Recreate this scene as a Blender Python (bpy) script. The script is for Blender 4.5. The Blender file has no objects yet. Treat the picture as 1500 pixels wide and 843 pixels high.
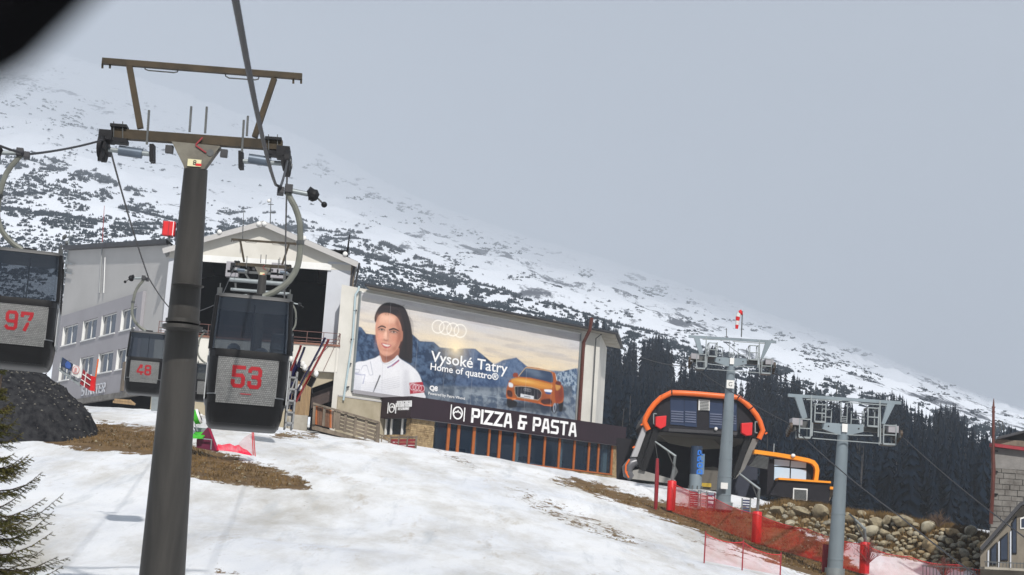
import bpy, bmesh, math, random
import numpy as np
from mathutils import Vector as V, Matrix
from math import radians as R, sin, cos, pi, sqrt, tan
random.seed(7); rng=np.random.default_rng(7)
SC=bpy.context.scene; COL=SC.collection
# ------------------------------------------------------------------ camera
PITCH,ROLL,F=R(9.0),R(4.0),2500.0
r0=V((1,0,0)); fw=V((0,cos(PITCH),sin(PITCH))); u0=V((0,-sin(PITCH),cos(PITCH)))
cr=r0*cos(ROLL)+u0*sin(ROLL); cu=u0*cos(ROLL)-r0*sin(ROLL)
cam=bpy.data.cameras.new('camera'); co=bpy.data.objects.new('camera',cam); COL.objects.link(co)
co.matrix_world=Matrix((( cr.x,cu.x,-fw.x,0),(cr.y,cu.y,-fw.y,0),(cr.z,cu.z,-fw.z,0),(0,0,0,1)))
cam.lens=60; cam.sensor_width=36; cam.clip_start=0.05; cam.clip_end=40000
SC.camera=co
# ------------------------------------------------------------------ light
SUN_EL,SUN_AZ=R(40),R(166)     # azimuth clockwise from +Y: behind the camera, to the right
w=bpy.data.worlds.new('World'); SC.world=w; w.use_nodes=True
nt=w.node_tree; nt.nodes.clear(); N=nt.nodes.new; L=nt.links.new
out=N('ShaderNodeOutputWorld'); bg=N('ShaderNodeBackground'); sky=N('ShaderNodeTexSky')
sky.sky_type='NISHITA'; sky.sun_disc=False; sky.sun_elevation=SUN_EL; sky.sun_rotation=SUN_AZ
tc=N('ShaderNodeTexCoord'); mp=N('ShaderNodeMapping'); mp.inputs['Scale'].default_value=(1.2,1.2,3.5)
nz=N('ShaderNodeTexNoise'); nz.inputs['Scale'].default_value=2.2; nz.inputs['Detail'].default_value=5; nz.inputs['Roughness'].default_value=.45
cr_=N('ShaderNodeValToRGB'); e=cr_.color_ramp.elements
e[0].position=.32; e[0].color=(3.3,3.85,4.65,1); e[1].position=.7; e[1].color=(5.9,6.35,6.85,1)
mx=N('ShaderNodeMix'); mx.data_type='RGBA'; mx.inputs[0].default_value=.9
L(tc.outputs['Generated'],mp.inputs[0]); L(mp.outputs[0],nz.inputs[0]); L(nz.outputs[0],cr_.inputs[0])
L(sky.outputs[0],mx.inputs[6]); L(cr_.outputs[0],mx.inputs[7]); L(mx.outputs[2],bg.inputs[0])
bg.inputs[1].default_value=.1; L(bg.outputs[0],out.inputs[0])
sl=bpy.data.lights.new('sun','SUN'); sl.energy=5.0; sl.angle=R(1.2); sl.color=(1,.96,.91)
so=bpy.data.objects.new('sun',sl); COL.objects.link(so)
sdir=V((sin(SUN_AZ)*cos(SUN_EL),cos(SUN_AZ)*cos(SUN_EL),sin(SUN_EL)))
so.rotation_euler=sdir.to_track_quat('Z','Y').to_euler()
vs=SC.view_settings; vs.view_transform='Standard'; vs.look='None'; vs.gamma=1; vs.exposure=-.2
SC.cycles.volume_bounces=1
# ------------------------------------------------------------------ geometry helpers
def ray(px,py): return fw+cr*((px-750)/F)-cu*((py-421.5)/F)
def P(px,py,D): return ray(px,py)*D
def plane(px,py,o,n):
    d=ray(px,py); return d*(o.dot(n)/d.dot(n))
def proj(p):
    d=p.dot(fw); return 750+F*p.dot(cr)/d, 421.5-F*p.dot(cu)/d
def projn(X,Y,Z):
    d=X*fw.x+Y*fw.y+Z*fw.z
    return 750+F*(X*cr.x+Y*cr.y+Z*cr.z)/d, 421.5-F*(X*cu.x+Y*cu.y+Z*cu.z)/d
UP=V((0,0,1))
ORG={}
class MB:
    def __init__(s): s.v=[]; s.f=[]
    def add(s,vs,fs):
        b=len(s.v); s.v+=[V(q) for q in vs]; s.f+=[tuple(b+i for i in f) for f in fs]; return s
    def ob(s,c,a,b,h):      # box from centre and three half-vectors
        c,a,b,h=V(c),V(a),V(b),V(h)
        vs=[c+a*i+b*j+h*k for i in(-1,1) for j in(-1,1) for k in(-1,1)]
        return s.add(vs,[(0,1,3,2),(4,6,7,5),(0,4,5,1),(2,3,7,6),(0,2,6,4),(1,5,7,3)])
    def box(s,x0,y0,z0,x1,y1,z1):
        return s.ob(((x0+x1)/2,(y0+y1)/2,(z0+z1)/2),((x1-x0)/2,0,0),(0,(y1-y0)/2,0),(0,0,(z1-z0)/2))
    def bar(s,p,q,w,h=None,up=UP):
        p,q=V(p),V(q); h=h or w; d=(q-p)
        if d.length<1e-6: return s
        dn=d.normalized(); up=V(up)
        if abs(dn.dot(up))>.97: up=V((0,1,0)) if abs(dn.y)<.9 else V((1,0,0))
        a=dn.cross(up).normalized()*w/2; b=dn.cross(a).normalized()*h/2
        return s.ob((p+q)/2,d/2,a,b)
    def tube(s,pts,r,n=8,cap=True,closed=False):
        pts=[V(p) for p in pts]; m=len(pts); rs=r if isinstance(r,(list,tuple)) else [r]*m
        b=len(s.v); prev=None
        for i,p in enumerate(pts):
            t=((pts[(i+1)%m] if (i<m-1 or closed) else p)-(pts[i-1] if (i>0 or closed) else p)).normalized()
            if prev is None: a=t.cross(UP if abs(t.z)<.9 else V((0,1,0))).normalized()
            else: a=(prev-t*prev.dot(t)).normalized()
            prev=a; c=t.cross(a)
            for k in range(n): s.v.append(p+(a*cos(2*pi*k/n)+c*sin(2*pi*k/n))*rs[i])
        for i in range(m if closed else m-1):
            for k in range(n):
                i2=(i+1)%m
                s.f.append((b+i*n+k,b+i*n+(k+1)%n,b+i2*n+(k+1)%n,b+i2*n+k))
        if cap and not closed:
            s.f.append(tuple(b+k for k in range(n))[::-1]); s.f.append(tuple(b+(m-1)*n+k for k in range(n)))
        return s
    def prism(s,poly,off):
        n=len(poly); off=V(off); vs=[V(p) for p in poly]+[V(p)+off for p in poly]
        return s.add(vs,[tuple(range(n))[::-1],tuple(range(n,2*n))]+[(i,(i+1)%n,n+(i+1)%n,n+i) for i in range(n)])
    def ball(s,c,rx,ry=None,rz=None,n=8,m=6,jit=0):
        c=V(c); ry=ry or rx; rz=rz or rx; b=len(s.v)
        for i in range(m+1):
            ph=pi*i/m
            for k in range(n):
                j=1+random.uniform(-jit,jit)
                s.v.append(c+V((rx*sin(ph)*cos(2*pi*k/n),ry*sin(ph)*sin(2*pi*k/n),rz*cos(ph)))*j)
        for i in range(m):
            for k in range(n): s.f.append((b+i*n+k,b+(i+1)*n+k,b+(i+1)*n+(k+1)%n,b+i*n+(k+1)%n))
        return s
    def build(s,name,mat,parent=None,smooth=False,label=None,cat=None,group=None,kind=None,bev=0):
        me=bpy.data.meshes.new(name)
        if parent is not None: o0=ORG[parent]
        else:
            xs=[v.x for v in s.v]; ys=[v.y for v in s.v]; zs=[v.z for v in s.v]
            o0=V(((min(xs)+max(xs))/2,(min(ys)+max(ys))/2,min(zs)))
        me.from_pydata([v-o0 for v in s.v],[],s.f); me.update()
        bm=bmesh.new(); bm.from_mesh(me)
        bmesh.ops.recalc_face_normals(bm,faces=bm.faces); bm.to_mesh(me); bm.free()
        o=bpy.data.objects.new(name,me); COL.objects.link(o); me.materials.append(mat)
        if smooth:
            for p in me.polygons: p.use_smooth=True
            me.set_sharp_from_angle(angle=R(38))
        if parent is not None: o.parent=parent
        else: o.location=o0
        ORG[o]=o0
        if bev:
            md=o.modifiers.new('bevel','BEVEL'); md.width=bev; md.segments=2; md.limit_method='ANGLE'
        tag(o,label,cat,group,kind); return o
def tag(o,label=None,cat=None,group=None,kind=None):
    if label: o['label']=label
    if cat: o['category']=cat
    if group: o['group']=group
    if kind: o['kind']=kind
    return o
def thing(name,label,cat,loc,group=None):
    o=bpy.data.objects.new(name,None); COL.objects.link(o); o.location=V(loc); o.empty_display_size=.2
    ORG[o]=V(loc); return tag(o,label,cat,group)
def npmesh(name,verts,faces,mat,kind=None,smooth=False,parent=None):
    me=bpy.data.meshes.new(name); verts=np.asarray(verts,dtype=np.float32); faces=np.asarray(faces,dtype=np.int32)
    k=faces.shape[1]; me.vertices.add(len(verts)); me.vertices.foreach_set('co',verts.ravel())
    me.loops.add(faces.size); me.loops.foreach_set('vertex_index',faces.ravel())
    me.polygons.add(len(faces)); me.polygons.foreach_set('loop_start',np.arange(0,faces.size,k,dtype=np.int32))
    me.update(calc_edges=True); me.validate()
    if smooth: me.polygons.foreach_set('use_smooth',np.ones(len(me.polygons),dtype=bool))
    me.materials.append(mat); o=bpy.data.objects.new(name,me); COL.objects.link(o)
    if kind: o['kind']=kind
    if parent is not None: o.parent=parent
    return o
def vnoise(x,y,seed=0,oct=4,gain=.5):
    x=np.asarray(x,float); y=np.asarray(y,float); tot=0; amp=1; s=0
    for o in range(oct):
        xi=np.floor(x).astype(np.int64); yi=np.floor(y).astype(np.int64); fx=x-xi; fy=y-yi
        fx=fx*fx*(3-2*fx); fy=fy*fy*(3-2*fy)
        def h(a,b):
            n=(a*374761393+b*668265263+(seed+o)*1442695041)&0x7fffffff
            n=((n^(n>>13))*1274126177)&0x7fffffff
            return ((n^(n>>16))&0xffff)/65535.
        v=(h(xi,yi)*(1-fx)+h(xi+1,yi)*fx)*(1-fy)+(h(xi,yi+1)*(1-fx)+h(xi+1,yi+1)*fx)*fy
        tot=tot+v*amp; s+=amp; amp*=gain; x=x*2.03+7.1; y=y*2.03+3.7
    return tot/s
# ------------------------------------------------------------------ materials
MAT={}
def mat(name,col,rough=.6,metal=0,var=.25,scale=3.,col2=None,bump=0,bscale=None,stretch=(1,1,1),spec=.4,alpha=1):
    if name in MAT: return MAT[name]
    m=bpy.data.materials.new(name); m.use_nodes=True; t=m.node_tree; b=t.nodes['Principled BSDF']
    b.inputs['Roughness'].default_value=rough; b.inputs['Metallic'].default_value=metal
    b.inputs['Specular IOR Level'].default_value=spec
    tc=t.nodes.new('ShaderNodeTexCoord'); mp=t.nodes.new('ShaderNodeMapping'); mp.inputs['Scale'].default_value=stretch
    n=t.nodes.new('ShaderNodeTexNoise'); n.inputs['Scale'].default_value=scale; n.inputs['Detail'].default_value=6; n.inputs['Roughness'].default_value=.62
    t.links.new(tc.outputs['Object'],mp.inputs[0]); t.links.new(mp.outputs[0],n.inputs[0])
    rp=t.nodes.new('ShaderNodeValToRGB'); c=col; d=col2 or tuple(x*(1-var) for x in c)
    rp.color_ramp.elements[0].position=.35; rp.color_ramp.elements[1].position=.65
    rp.color_ramp.elements[0].color=(*d,1); rp.color_ramp.elements[1].color=(*c,1)
    t.links.new(n.outputs[0],rp.inputs[0]); t.links.new(rp.outputs[0],b.inputs['Base Color'])
    if alpha<1: b.inputs['Alpha'].default_value=alpha
    if bump:
        n2=t.nodes.new('ShaderNodeTexNoise'); n2.inputs['Scale'].default_value=bscale or scale*4; n2.inputs['Detail'].default_value=5
        t.links.new(mp.outputs[0],n2.inputs[0])
        bp=t.nodes.new('ShaderNodeBump'); bp.inputs['Strength'].default_value=min(1,bump); bp.inputs['Distance'].default_value=.03
        t.links.new(n2.outputs[0],bp.inputs['Height']); t.links.new(bp.outputs[0],b.inputs['Normal'])
    MAT[name]=m; return m
def glass(name,col,trans=.25,rough=.06):
    m=bpy.data.materials.new(name); m.use_nodes=True; t=m.node_tree; t.nodes.clear(); N=t.nodes.new
    o=N('ShaderNodeOutputMaterial'); gl=N('ShaderNodeBsdfPrincipled'); tr=N('ShaderNodeBsdfTransparent'); mx=N('ShaderNodeMixShader')
    gl.inputs['Base Color'].default_value=(*col,1); gl.inputs['Roughness'].default_value=rough; gl.inputs['Specular IOR Level'].default_value=.7
    tr.inputs[0].default_value=(.75,.8,.85,1); mx.inputs[0].default_value=1-trans
    t.links.new(tr.outputs[0],mx.inputs[1]); t.links.new(gl.outputs[0],mx.inputs[2]); t.links.new(mx.outputs[0],o.inputs[0])
    MAT[name]=m; return m
rust=mat('weathered_steel',(.060,.044,.026),.6,.05,.2,1.6,(.03,.024,.016),bump=.2,spec=.2)
poleM=mat('weathered_pole',(.048,.045,.041),.5,.05,.2,.9,(.026,.025,.023),stretch=(2.2,2.2,.12),bump=.25,spec=.25)
galv=mat('galvanised_steel',(.27,.30,.31),.5,.4,.2,2.,bump=.1)
galvp=mat('grey_painted_tower',(.21,.255,.285),.5,.1,.2,.7,stretch=(1,1,.3),bump=.08)
galvd=mat('dull_zinc',(.10,.105,.105),.5,.3,.3,4)
dark=mat('dark_rubber',(.013,.013,.015),.6,0,.3,5,spec=.2)
black=mat('black_plastic',(.008,.008,.009),.45,0,.3,6,spec=.25)
ropeM=mat('steel_rope',(.028,.028,.032),.55,.2,.3,20)
white=mat('white_paint',(.72,.72,.70),.6,0,.12,.6,bump=.05)
cream=mat('cream_render',(.60,.58,.53),.85,0,.1,.4,(.52,.50,.45),bump=.1)
wallw=mat('pale_panel',(.50,.52,.56),.6,0,.1,.4)
greyl=mat('light_grey_render',(.43,.42,.41),.9,0,.08,.25,bump=.05)
greyd=mat('mid_grey_render',(.31,.30,.32),.9,0,.1,.3,bump=.05)
conc=mat('aged_concrete',(.36,.33,.28),.9,0,.3,.8,(.24,.22,.18),bump=.3)
beige=mat('beige_plaster',(.40,.35,.26),.9,0,.2,.7,(.30,.26,.18),bump=.2)
brownpipe=mat('brown_pipe',(.12,.035,.025),.4,.1,.3,4)
timber=mat('weathered_timber',(.20,.16,.12),.85,0,.4,2,(.10,.08,.06),stretch=(1,1,.3),bump=.3)
wood=mat('cladding_wood',(.33,.22,.11),.7,0,.3,1.5,(.2,.13,.07),stretch=(4,4,.4),bump=.2)
roofM=mat('dark_sheet_roof',(.05,.05,.055),.6,.3,.3,1)
sheet=mat('grey_sheet_metal',(.33,.34,.34),.45,.4,.2,1)
red=mat('red_pad',(.62,.012,.015),.45,0,.12,2)
redd=mat('dark_red_paint',(.28,.02,.03),.5,0,.2,3)
redn=mat('number_red',(.31,.005,.012),.45,0,.1,8)
orange=mat('orange_tube',(.72,.13,.015),.4,0,.12,1)
yell=mat('amber_frame',(.80,.28,.01),.4,0,.1,1)
mullion=mat('orange_brown_frame',(.36,.10,.02),.5,0,.2,3)
signM=mat('maroon_black_fascia',(.022,.010,.016),.45,0,.2,.5)
letter=mat('white_letter',(.80,.80,.80),.5,0,.03,1)
stnd=mat('station_dark_panel',(.013,.012,.016),.5,0,.2,.5,spec=.2)
soff=mat('station_soffit',(.11,.10,.085),.7,0,.2,.4)
intm=mat('interior_shade',(.010,.009,.010),.95,0,.3,1,spec=0)  # near-black colour puts the shade of deep openings into the surface
stoneb=mat('brown_facing_stone',(.42,.31,.17),.9,0,.5,2.2,(.18,.12,.06),bump=.5)
stoneg=mat('grey_facing_stone',(.20,.19,.175),.9,0,.4,1.2,(.11,.10,.09),bump=.5)
boulder=mat('granite_boulder',(.34,.29,.19),.9,0,.4,1.2,(.17,.14,.09),bump=.6,bscale=6)
grassd=mat('dry_grass',(.22,.14,.06),.95,0,.4,.8,(.06,.04,.018),spec=0)
green=mat('green_paint',(.05,.42,.02),.45,0,.1,3)
blue=mat('blue_paint',(.01,.05,.42),.45,0,.1,3)
skin=mat('skin',(.45,.27,.2),.6,0,.1,5)
cloth=mat('dark_jacket',(.03,.04,.07),.9,0,.3,5)
helm=mat('white_helmet',(.6,.62,.65),.35,0,.05,5)
gl_cab=glass('tinted_cabin_glass',(.018,.024,.035),.42,.1)
gl_win=glass('window_glass',(.012,.03,.06),.72,.04)
gl_sky=mat('sky_reflection_pane',(.45,.60,.74),.3,0,.1,.3,spec=.8)  # sky reflection put into the pane's base colour
gl_dk=mat('dark_pane',(.02,.032,.06),.08,0,.3,.3,spec=.8)
curtain=mat('pale_curtain',(.45,.56,.52),.9,0,.1,3)
needle=mat('spruce_needles',(.12,.105,.03),.8,0,.4,3,(.04,.05,.016),spec=.1)
bark=mat('bark',(.07,.05,.035),.95,0,.4,6,bump=.4)
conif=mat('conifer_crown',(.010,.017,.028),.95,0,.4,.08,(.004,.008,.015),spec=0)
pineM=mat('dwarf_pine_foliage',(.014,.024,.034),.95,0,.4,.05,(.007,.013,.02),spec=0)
trunkM=mat('bare_trunk',(.09,.085,.085),.9,0,.3,1)
netm=mat('net_cord_red',(.6,.03,.035),.7,0,.1,3)
# perforated silver panel
def perf():
    m=mat('perforated_silver',(.42,.42,.41),.38,.55,.12,1.5)
    t=m.node_tree; b=t.nodes['Principled BSDF']; tc=t.nodes.new('ShaderNodeTexCoord'); N=t.nodes.new
    mp=N('ShaderNodeMapping'); mp.inputs['Rotation'].default_value=(R(90),0,0)
    br=N('ShaderNodeTexBrick'); br.inputs['Scale'].default_value=11; br.inputs['Mortar Size'].default_value=.028; br.inputs['Brick Width'].default_value=.42; br.inputs['Row Height'].default_value=.36; br.inputs['Mortar Smooth'].default_value=.5
    br.inputs['Color1'].default_value=(.29,.29,.28,1); br.inputs['Color2'].default_value=(.22,.22,.215,1); br.inputs['Mortar'].default_value=(.06,.06,.06,1)
    t.links.new(tc.outputs['Object'],mp.inputs[0]); t.links.new(mp.outputs[0],br.inputs[0]); t.links.new(br.outputs[0],b.inputs['Base Color'])
    bp=N('ShaderNodeBump'); bp.inputs['Distance'].default_value=.01; t.links.new(br.outputs['Fac'],bp.inputs['Height']); bp.invert=True
    t.links.new(bp.outputs[0],b.inputs['Normal']); return m
silver=perf()
def netmat(name,col,sc,fac):
    m=bpy.data.materials.new(name); m.use_nodes=True; t=m.node_tree; t.nodes.clear(); N=t.nodes.new
    o=N('ShaderNodeOutputMaterial'); d=N('ShaderNodeBsdfDiffuse'); tr=N('ShaderNodeBsdfTransparent'); mx=N('ShaderNodeMixShader')
    d.inputs[0].default_value=(*col,1)
    tc=N('ShaderNodeTexCoord'); nz=N('ShaderNodeTexNoise'); nz.inputs['Scale'].default_value=sc
    mr=N('ShaderNodeMapRange'); mr.inputs[1].default_value=.3; mr.inputs[2].default_value=.7; mr.inputs[3].default_value=fac*.7; mr.inputs[4].default_value=fac*1.3
    t.links.new(tc.outputs['Object'],nz.inputs[0]); t.links.new(nz.outputs[0],mr.inputs[0]); t.links.new(mr.outputs[0],mx.inputs[0])
    t.links.new(tr.outputs[0],mx.inputs[1]); t.links.new(d.outputs[0],mx.inputs[2]); t.links.new(mx.outputs[0],o.inputs[0])
    MAT[name]=m; return m
net=netmat('fine_red_netting',(.55,.03,.02),.8,.52)
netp=netmat('thin_pink_netting',(.62,.07,.09),1.5,.2)
netr=netmat('dense_red_netting',(.65,.01,.05),1.5,.8)
# ------------------------------------------------------------------ ground
def hor(px): return 817+.07*(px-750)
CTL=[(0,850,52),(200,848,53),(400,846,55),(600,846,57),(750,845,60),(900,846,66),(1050,846,76),(1200,845,98),(1300,852,104),(1450,862,104),
 (0,760,66),(350,742,78),(0,680,85),(200,668,92),(80,618,104),(230,632,106),(380,640,112),(450,640,126),(460,700,92),(600,720,94),(600,662,122),
 (240,604,126),(150,592,132),(0,600,134),(550,646,131),(640,657,133),(770,678,139),(905,706,146),(750,760,84),(800,705,118),(900,745,106),(900,712,128),(1000,770,104),
 (983,752,118),(1107,802,110),(1060,746,122),(1010,716,134),(930,705,136),(1150,742,124),(1200,752,123),(1150,776,116),(1280,818,108),(1250,765,121),(1400,795,114),
 (1400,845,106),(1240,842,102),(1500,800,112),(-200,650,100),(-200,760,60),(1700,840,104)]
XYZ=[tuple(P(*c)) for c in CTL]
XYZ+=[(0,0,-6.5),(-60,0,-6),(60,0,-7),(0,-80,-15),(-60,-80,-15),(70,-80,-16),(-25,22,-5.2),(10,25,-5.5),(40,40,-4.5),(70,70,-2.5),
 (-60,210,14),(0,210,14),(50,205,3.2),(100,205,3),(-30,175,11),(20,175,10),(60,150,2.2),(40,165,2.4),(90,140,2),(-80,140,9),(-90,60,0),(-60,60,-1.5),(110,80,-2)]
A=np.array(XYZ)
def tps(r): r=np.maximum(r,1e-9); return r*r*np.log(r)
n_=len(A); K=tps(np.hypot(A[:,0][:,None]-A[:,0],A[:,1][:,None]-A[:,1]))+np.eye(n_)*60.
Pm=np.c_[np.ones(n_),A[:,0],A[:,1]]
Wt=np.linalg.solve(np.block([[K,Pm],[Pm.T,np.zeros((3,3))]]),np.r_[A[:,2],0,0,0])
def gzn(X,Y):
    X=np.asarray(X,float); Y=np.asarray(Y,float); Z=Wt[n_]+Wt[n_+1]*X+Wt[n_+2]*Y
    for i in range(n_): Z=Z+Wt[i]*tps(np.hypot(X-A[i,0],Y-A[i,1]))
    return Z
def gz(x,y): return float(gzn(x,y))
def ground_at(px,py,lo=30,hi=190):      # where the sight line through a pixel meets the ground
    for D in np.arange(lo,hi,.5):
        p=P(px,py,D)
        if p.z<=gz(p.x,p.y): return V((p.x,p.y,gz(p.x,p.y)))
    return P(px,py,hi)
def G(p): return V((p.x,p.y,gz(p.x,p.y)))
xs=np.r_[np.linspace(-140,-48,12)[:-1],np.arange(-48,70,.16),np.linspace(70,160,12)]
ys=np.r_[np.linspace(-80,45,26)[:-1],np.arange(45,155,.55),np.linspace(155,235,30)]
GX,GY=np.meshgrid(xs,ys); GZ=gzn(GX,GY)
GZ+= (vnoise(GX*.12,GY*.12,3)-.5)*.5+(vnoise(GX*.8,GY*.5,5,3)-.5)*.12
def sdf(poly,x,y):
    poly=np.array(poly,float); ins=np.zeros(x.shape,bool); d=np.full(x.shape,1e9); n=len(poly)
    for i in range(n):
        a=poly[i]; b=poly[(i+1)%n]
        c=((a[1]>y)!=(b[1]>y))&(x<(b[0]-a[0])*(y-a[1])/(b[1]-a[1]+1e-12)+a[0]); ins^=c
        e=b-a; t=np.clip(((x-a[0])*e[0]+(y-a[1])*e[1])/(e@e),0,1)
        d=np.minimum(d,np.hypot(x-a[0]-t*e[0],(y-a[1]-t*e[1])))
    return np.where(ins,d,-d)
gpx,gpy=projn(GX,GY,GZ); gpy=np.where(GY<20,5000,gpy)
DIRT=[[(42,634),(70,640),(110,624),(150,618),(250,630),(250,668),(140,658),(90,655),(60,645)],
 [(262,640),(300,655),(350,670),(400,684),(445,700),(460,716),(400,716),(330,706),(262,694)],
 [(805,700),(860,703),(930,722),(985,738),(1060,742),(1120,742),(1165,738),(1240,752),(1500,800),(1560,900),(1310,900),(1230,862),(1195,846),(1130,820),(1060,795),(1000,770),(940,746),(870,722)],
 [(405,634),(460,634),(462,641),(400,640)],[(300,834),(315,818),(350,824),(385,850),(300,850)]]
SN=[[(1165,768),(1222,775),(1220,790),(1180,786)],[(1235,778),(1262,792),(1310,806),(1420,828),(1440,870),(1290,870),(1262,830),(1238,810)]]
jx=gpx+(vnoise(GX*.7,GY*.7,11,5,.6)-.5)*34; jy=gpy+(vnoise(GX*.7,GY*.7,12,5,.6)-.5)*15
dm=np.full(GX.shape,-1e3)
for pl in DIRT[:4]: dm=np.maximum(dm,sdf(pl,jx,jy))
dm=np.maximum(dm,sdf(DIRT[4],jx,jy)-13)
for pl in SN: dm=np.minimum(dm,-sdf(pl,jx,jy))
dm=np.clip(.5+dm/26,0,1); far=(GY>150); soot=sum(a_*np.exp(-(((gpx-cx)*.92+(gpy-cy)*.38)/wx)**2-(((gpy-cy)*.92-(gpx-cx)*.38)/wy)**2) for cx,cy,wx,wy,a_ in((660,668,90,10,.30),(800,745,130,22,.30),(640,720,110,18,.2),(1040,800,150,12,.32),(900,780,120,16,.26),(340,835,50,14,.34),(560,770,120,16,.16),(210,780,40,6,.2)))
dm=np.maximum(dm,np.clip(soot*1.35,0,.46)); dm=np.where(far,.2,dm)
GZ=GZ-np.clip((dm-.35)*3,0,1)*.12
nr,nc=GX.shape; idx=np.arange(nr*nc).reshape(nr,nc)
fq=np.stack([idx[:-1,:-1],idx[:-1,1:],idx[1:,1:],idx[1:,:-1]],-1).reshape(-1,4)
def groundmat():
    m=bpy.data.materials.new('snow_and_turf'); m.use_nodes=True; t=m.node_tree; N=t.nodes.new; Lk=t.links.new; b=t.nodes['Principled BSDF']
    b.inputs['Roughness'].default_value=.75; b.inputs['Specular IOR Level'].default_value=.25
    tc=N('ShaderNodeTexCoord'); at=N('ShaderNodeAttribute'); at.attribute_name='dirt'
    def noise(s,st=(1,1,1),d=6,rot=0,ro=.6):
        mp=N('ShaderNodeMapping'); mp.inputs['Scale'].default_value=st; mp.inputs['Rotation'].default_value=(0,0,rot); n=N('ShaderNodeTexNoise')
        n.inputs['Scale'].default_value=s; n.inputs['Detail'].default_value=d; n.inputs['Roughness'].default_value=ro
        Lk(tc.outputs['Object'],mp.inputs[0]); Lk(mp.outputs[0],n.inputs[0]); return n.outputs[0]
    def ramp(i,stops):
        r=N('ShaderNodeValToRGB'); Lk(i,r.inputs[0]); el=r.color_ramp.elements
        while len(el)<len(stops): el.new(.5)
        for k,(p_,c_) in enumerate(stops): el[k].position=p_; el[k].color=(*c_,1)
        return r.outputs[0]
    def mix(f,a,c,typ='MIX'):
        x=N('ShaderNodeMix'); x.data_type='RGBA'; x.blend_type=typ
        for s_,v in((0,f),(6,a),(7,c)):
            if isinstance(v,(float,int)): x.inputs[s_].default_value=v
            elif isinstance(v,tuple): x.inputs[s_].default_value=(*v,1)
            else: Lk(v,x.inputs[s_])
        return x.outputs[2]
    snow=ramp(noise(.16,(1,.45,1),8),[(.3,(.66,.69,.75)),(.5,(.82,.835,.86)),(.75,(.89,.89,.885))])
    soil=ramp(noise(.22,(1,.3,1),9,R(30),.7),[(.45,(0,0,0)),(.60,(.5,.5,.5)),(.74,(.95,.95,.95))])
    snow=mix(soil,snow,(.46,.43,.37))
    brown=ramp(noise(.35,(1.3,.22,1),10,R(-38),.75),[(.58,(0,0,0)),(.70,(.6,.6,.6))])
    snow=mix(brown,snow,(.36,.28,.17))
    streak=ramp(noise(.5,(1.6,.12,1),6,R(-25),.7),[(.55,(0,0,0)),(.74,(.7,.7,.7))])
    snow=mix(streak,snow,(.46,.49,.52))
    speck=ramp(noise(3.2,(1,.7,1),5,0,.7),[(.64,(0,0,0)),(.72,(.75,.75,.75))])
    snow=mix(speck,snow,(.25,.21,.16))
    dc=ramp(noise(1.1,(1,1,1),9,0,.75),[(.28,(.045,.028,.014)),(.5,(.15,.09,.035)),(.68,(.23,.15,.07)),(.78,(.5,.46,.4))])
    ad=N('ShaderNodeMath'); ad.operation='MULTIPLY_ADD'; ad.inputs[1].default_value=1.3; Lk(noise(1.3,(1,.5,1),10,0,.8),ad.inputs[0]); 
    sb=N('ShaderNodeMath'); sb.operation='SUBTRACT'; Lk(at.outputs['Fac'],sb.inputs[0]); sb.inputs[1].default_value=.65; Lk(sb.outputs[0],ad.inputs[2])
    mk=ramp(ad.outputs[0],[(.47,(0,0,0)),(.53,(1,1,1))])
    Lk(mix(mk,snow,dc),b.inputs['Base Color'])
    bp=N('ShaderNodeBump'); bp.inputs['Strength'].default_value=.7; bp.inputs['Distance'].default_value=.42; Lk(noise(.8,(1,.35,1),14,0,.84),bp.inputs['Height']); Lk(bp.outputs[0],b.inputs['Normal'])
    return m
gnd=npmesh('snow_ground',np.c_[GX.ravel(),GY.ravel(),GZ.ravel()],fq,groundmat(),'structure',True)
at=gnd.data.attributes.new('dirt','FLOAT','POINT'); at.data.foreach_set('value',dm.ravel().astype(np.float32))
# dry grass tufts on the bare patches
gn_=vnoise(GX*.45,GY*.45,91,4)
sel=np.argwhere((dm*.7+gn_*.6>.86)&(dm>.55)&(GY<140)&(GY>45)); pk=sel[rng.integers(0,len(sel),11000)]
gx=GX[pk[:,0],pk[:,1]]+rng.uniform(-.1,.1,len(pk)); gy=GY[pk[:,0],pk[:,1]]+rng.uniform(-.3,.3,len(pk)); gzz=GZ[pk[:,0],pk[:,1]]-.02
k=len(pk); a_=rng.uniform(0,2*pi,k); hh=rng.uniform(.06,.22,k); lx=rng.uniform(-.12,.12,k); ww=.05
vv=np.stack([np.c_[gx-np.cos(a_)*ww,gy-np.sin(a_)*ww,gzz],np.c_[gx+np.cos(a_)*ww,gy+np.sin(a_)*ww,gzz],np.c_[gx+lx,gy,gzz+hh]],1).reshape(-1,3)
npmesh('dry_grass',vv,np.arange(3*k).reshape(-1,3),grassd,'stuff')
tag(COL.objects['dry_grass'],'short dry brown grass on the snow free patches','grass')
sel=np.argwhere((dm>.45)&(GY<140)&(GY>45)&(gn_>.45)); pk=sel[rng.integers(0,len(sel),1500)]; k=len(pk)
sx=GX[pk[:,0],pk[:,1]]; sy=GY[pk[:,0],pk[:,1]]+rng.uniform(-.2,.2,k); sz=GZ[pk[:,0],pk[:,1]]; sr=rng.uniform(.03,.14,k)*rng.uniform(.4,1,k)
o6=np.array([(-1,0,0),(0,-1,0),(1,.1,0),(0,1,0),(.1,0,.8),(0,0,-.5)],float)
vv=(np.stack([sx,sy,sz],-1)[:,None,:]+o6[None]*sr[:,None,None]*rng.uniform(.7,1.3,(k,6,1))).reshape(-1,3)
ff=(np.arange(k)[:,None,None]*6+np.array([(0,1,4),(1,2,4),(2,3,4),(3,0,4)])[None]).reshape(-1,3)
tag(npmesh('loose_stones',vv,ff,boulder,'stuff'),'small pale stones lying on the snow free ground')
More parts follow.
